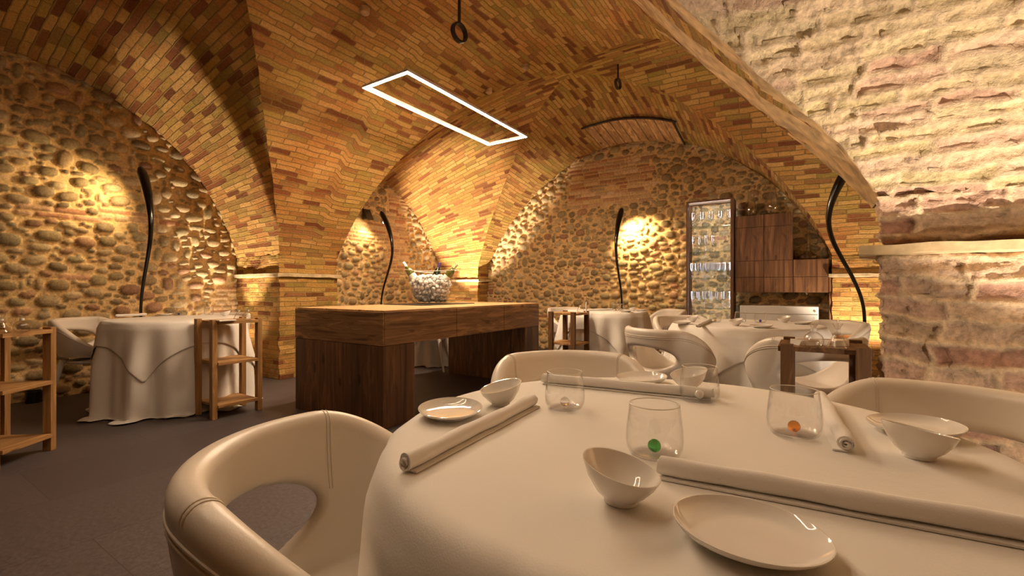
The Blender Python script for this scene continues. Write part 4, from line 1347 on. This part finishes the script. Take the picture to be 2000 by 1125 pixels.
row('stemglass', 7, .745, .055, 'wine_glass', 'fourth shelf', 'back', .06)
row('stemglass', 7, .745, -.045, 'wine_glass', 'fourth shelf', 'front', .06)

# stepped wooden wall units
def unit(x0, x1, cells, label):
    t = empty('wall_cabinet', ((x0+x1)/2, 6.56, 0)); tag(t, label, 'cabinet', 'stepped brown wooden wall cabinets')
    w = (x1-x0)/2
    lo, hi = min(c[0] for c in cells), max(c[1] for c in cells)
    MB().box(-w+.001, w-.001, -.10, .10, lo, hi).build('body', M['cab'], t)
    for (a, b) in cells:
        MB().box(-w+.002, w-.002, -.12, -.1005, a+.002, b-.002).build('door', M['cab'], t, bevel=.0015)
unit(-.755, -.428, [(.968, 1.157), (1.157, 1.366), (1.366, 1.79), (1.79, 1.943)], 'tall wooden wall cabinet directly right of the lit glass cabinet')
unit(-.426, -.118, [(.968, 1.157), (1.157, 1.366), (1.366, 1.79), (1.79, 1.943)], 'tall wooden wall cabinet carrying the wider clear vase')
unit(-.116, .238, [(.968, 1.157), (1.157, 1.366)], 'lower wooden wall cabinet carrying a wide decanter')
unit(.240, .459, [(0, .968), (.968, 1.157)], 'wooden cabinet reaching the floor at the right end of the units')
# heater
t = empty('heater', (-.30, 6.56, 0)); tag(t, 'white wall heater under the wooden cabinets', 'heater')
MB().box(-.40, .44, -.10, .12, .06, .80).build('body', M['rad'], t, bevel=.008)
for z in (.70, .60, .50): MB().box(-.39, .43, -.104, -.1005, z, z+.004).build('groove', M['cable'], t)
MB().tube([(.40, -.101, .745), (.40, -.106, .745)], .012, 16).build('dial', M['cable'], t)
for x in (-.36, .40): MB().box(x-.02, x+.02, -.05, .05, 0, .0595).build('foot', M['rad'], t)

# clear vases / decanters on the units
def vase(prof_, px, y, z, label, nm, cat):
    # find x on plane y that projects to px
    r = (px-1000)/F
    x = (r*CT*y-ST*y)/(CT+r*ST)
    inn = [(max(.0005, r_-.002), z_) for r_, z_ in reversed(prof_)]
    o = MB().lathe([(0, 0)]+prof_+inn+[(0, .003)], 32).build(nm, M['cglass'], None, True); o.location = (x, y, z)
    tag(o, label, cat)
vase([(.03, 0), (.062, .012), (.075, .05), (.066, .12), (.045, .20), (.038, .29), (.040, .34)], 1467, 6.54, 1.945, 'narrow clear glass vase on the tall cabinet beside the lit cabinet', 'glass_vase', 'vase')
vase([(.04, 0), (.08, .02), (.098, .08), (.085, .16), (.05, .25), (.03, .34)], 1509, 6.54, 1.945, 'wider clear glass vase on the second tall cabinet', 'glass_vase', 'vase')
vase([(.05, 0), (.115, .012), (.122, .035), (.07, .065), (.024, .10), (.018, .16), (.020, .34)], 1579, 6.54, 1.368, 'wide-bottomed clear decanter on the lower cabinet', 'decanter', 'decanter')
vase([(.05, 0), (.10, .008), (.085, .06), (.05, .14), (.018, .20), (.016, .33)], 1641, 6.54, 1.159, 'conical clear decanter on the right end cabinet behind the curved lamp', 'decanter', 'decanter')

# ------------------------------------------------------------------ lights
UP = (1.0, .80, .60)
spot((XPL-.62, 2.42, .10), (XPL-.55, 2.72, 1.5), 30, UP, 95, .6, .03)      # left pillar, wide
spot((XPL-.68, 2.30, .08), (XPL-.42, 2.58, 2.0), 300, UP, 52, .45, .02)
spot((XPL-.42, 6.05, .10), (XPL-.40, 6.36, 1.5), 60, UP, 95, .6, .03)      # far left pillar
spot((XPL-.20, 5.45, .10), (XPL-.05, 6.15, 2.1), 950, UP, 60, .5, .02)
spot((XPR+.70, 1.72, .10), (XPR+.62, 2.02, 1.9), 240, UP, 72, .45, .02)     # near right pillar
spot((XPR+.80, 1.35, .45), (XPR+.45, 2.44, .75), 30, UP, 120, .9, .05)  # added weak fill, brightens the pillar face below its ledge
spot((XPR+.42, 5.9, .10), (XPR+.35, 6.30, 1.6), 150, UP, 100, .5, .03)       # far right pillar
spot((XPR+.62, 3.3, .10), (XPR+.30, 3.9, 1.5), 40, UP, 120, .6, .03)
# second pendant frame, over the near part of the room (out of view above the camera)
led_frame((-1.55, .75), .50, 1.80, LZ, 3.45, 'rectangular pendant light frame above the nearest table', 60)

# ------------------------------------------------------------------ camera / view
cam = bpy.data.cameras.new('camera'); co = bpy.data.objects.new('camera', cam); COL.objects.link(co)
co.location = (0, 0, HC); co.rotation_euler = (PI/2, 0, math.atan2(ST, CT))
cam.sensor_width = 36; cam.lens = F/2000*36; cam.shift_y = (Y0-562.5)/2000; cam.clip_start = .02
SC.camera = co
w = bpy.data.worlds.new('w'); SC.world = w; w.use_nodes = True
w.node_tree.nodes['Background'].inputs[0].default_value = (.02, .013, .008, 1)
SC.view_settings.view_transform = 'Standard'; SC.view_settings.look = 'None'; SC.view_settings.gamma = 1
SC.view_settings.exposure = 0.08; SC.view_settings.use_curve_mapping = False
SC.cycles.max_bounces = 8; SC.cycles.transmission_bounces = 12; SC.cycles.transparent_max_bounces = 24; SC.cycles.use_denoising = True
SC.cycles.caustics_reflective = False; SC.cycles.caustics_refractive = False
SC.cycles.sample_clamp_indirect = 6
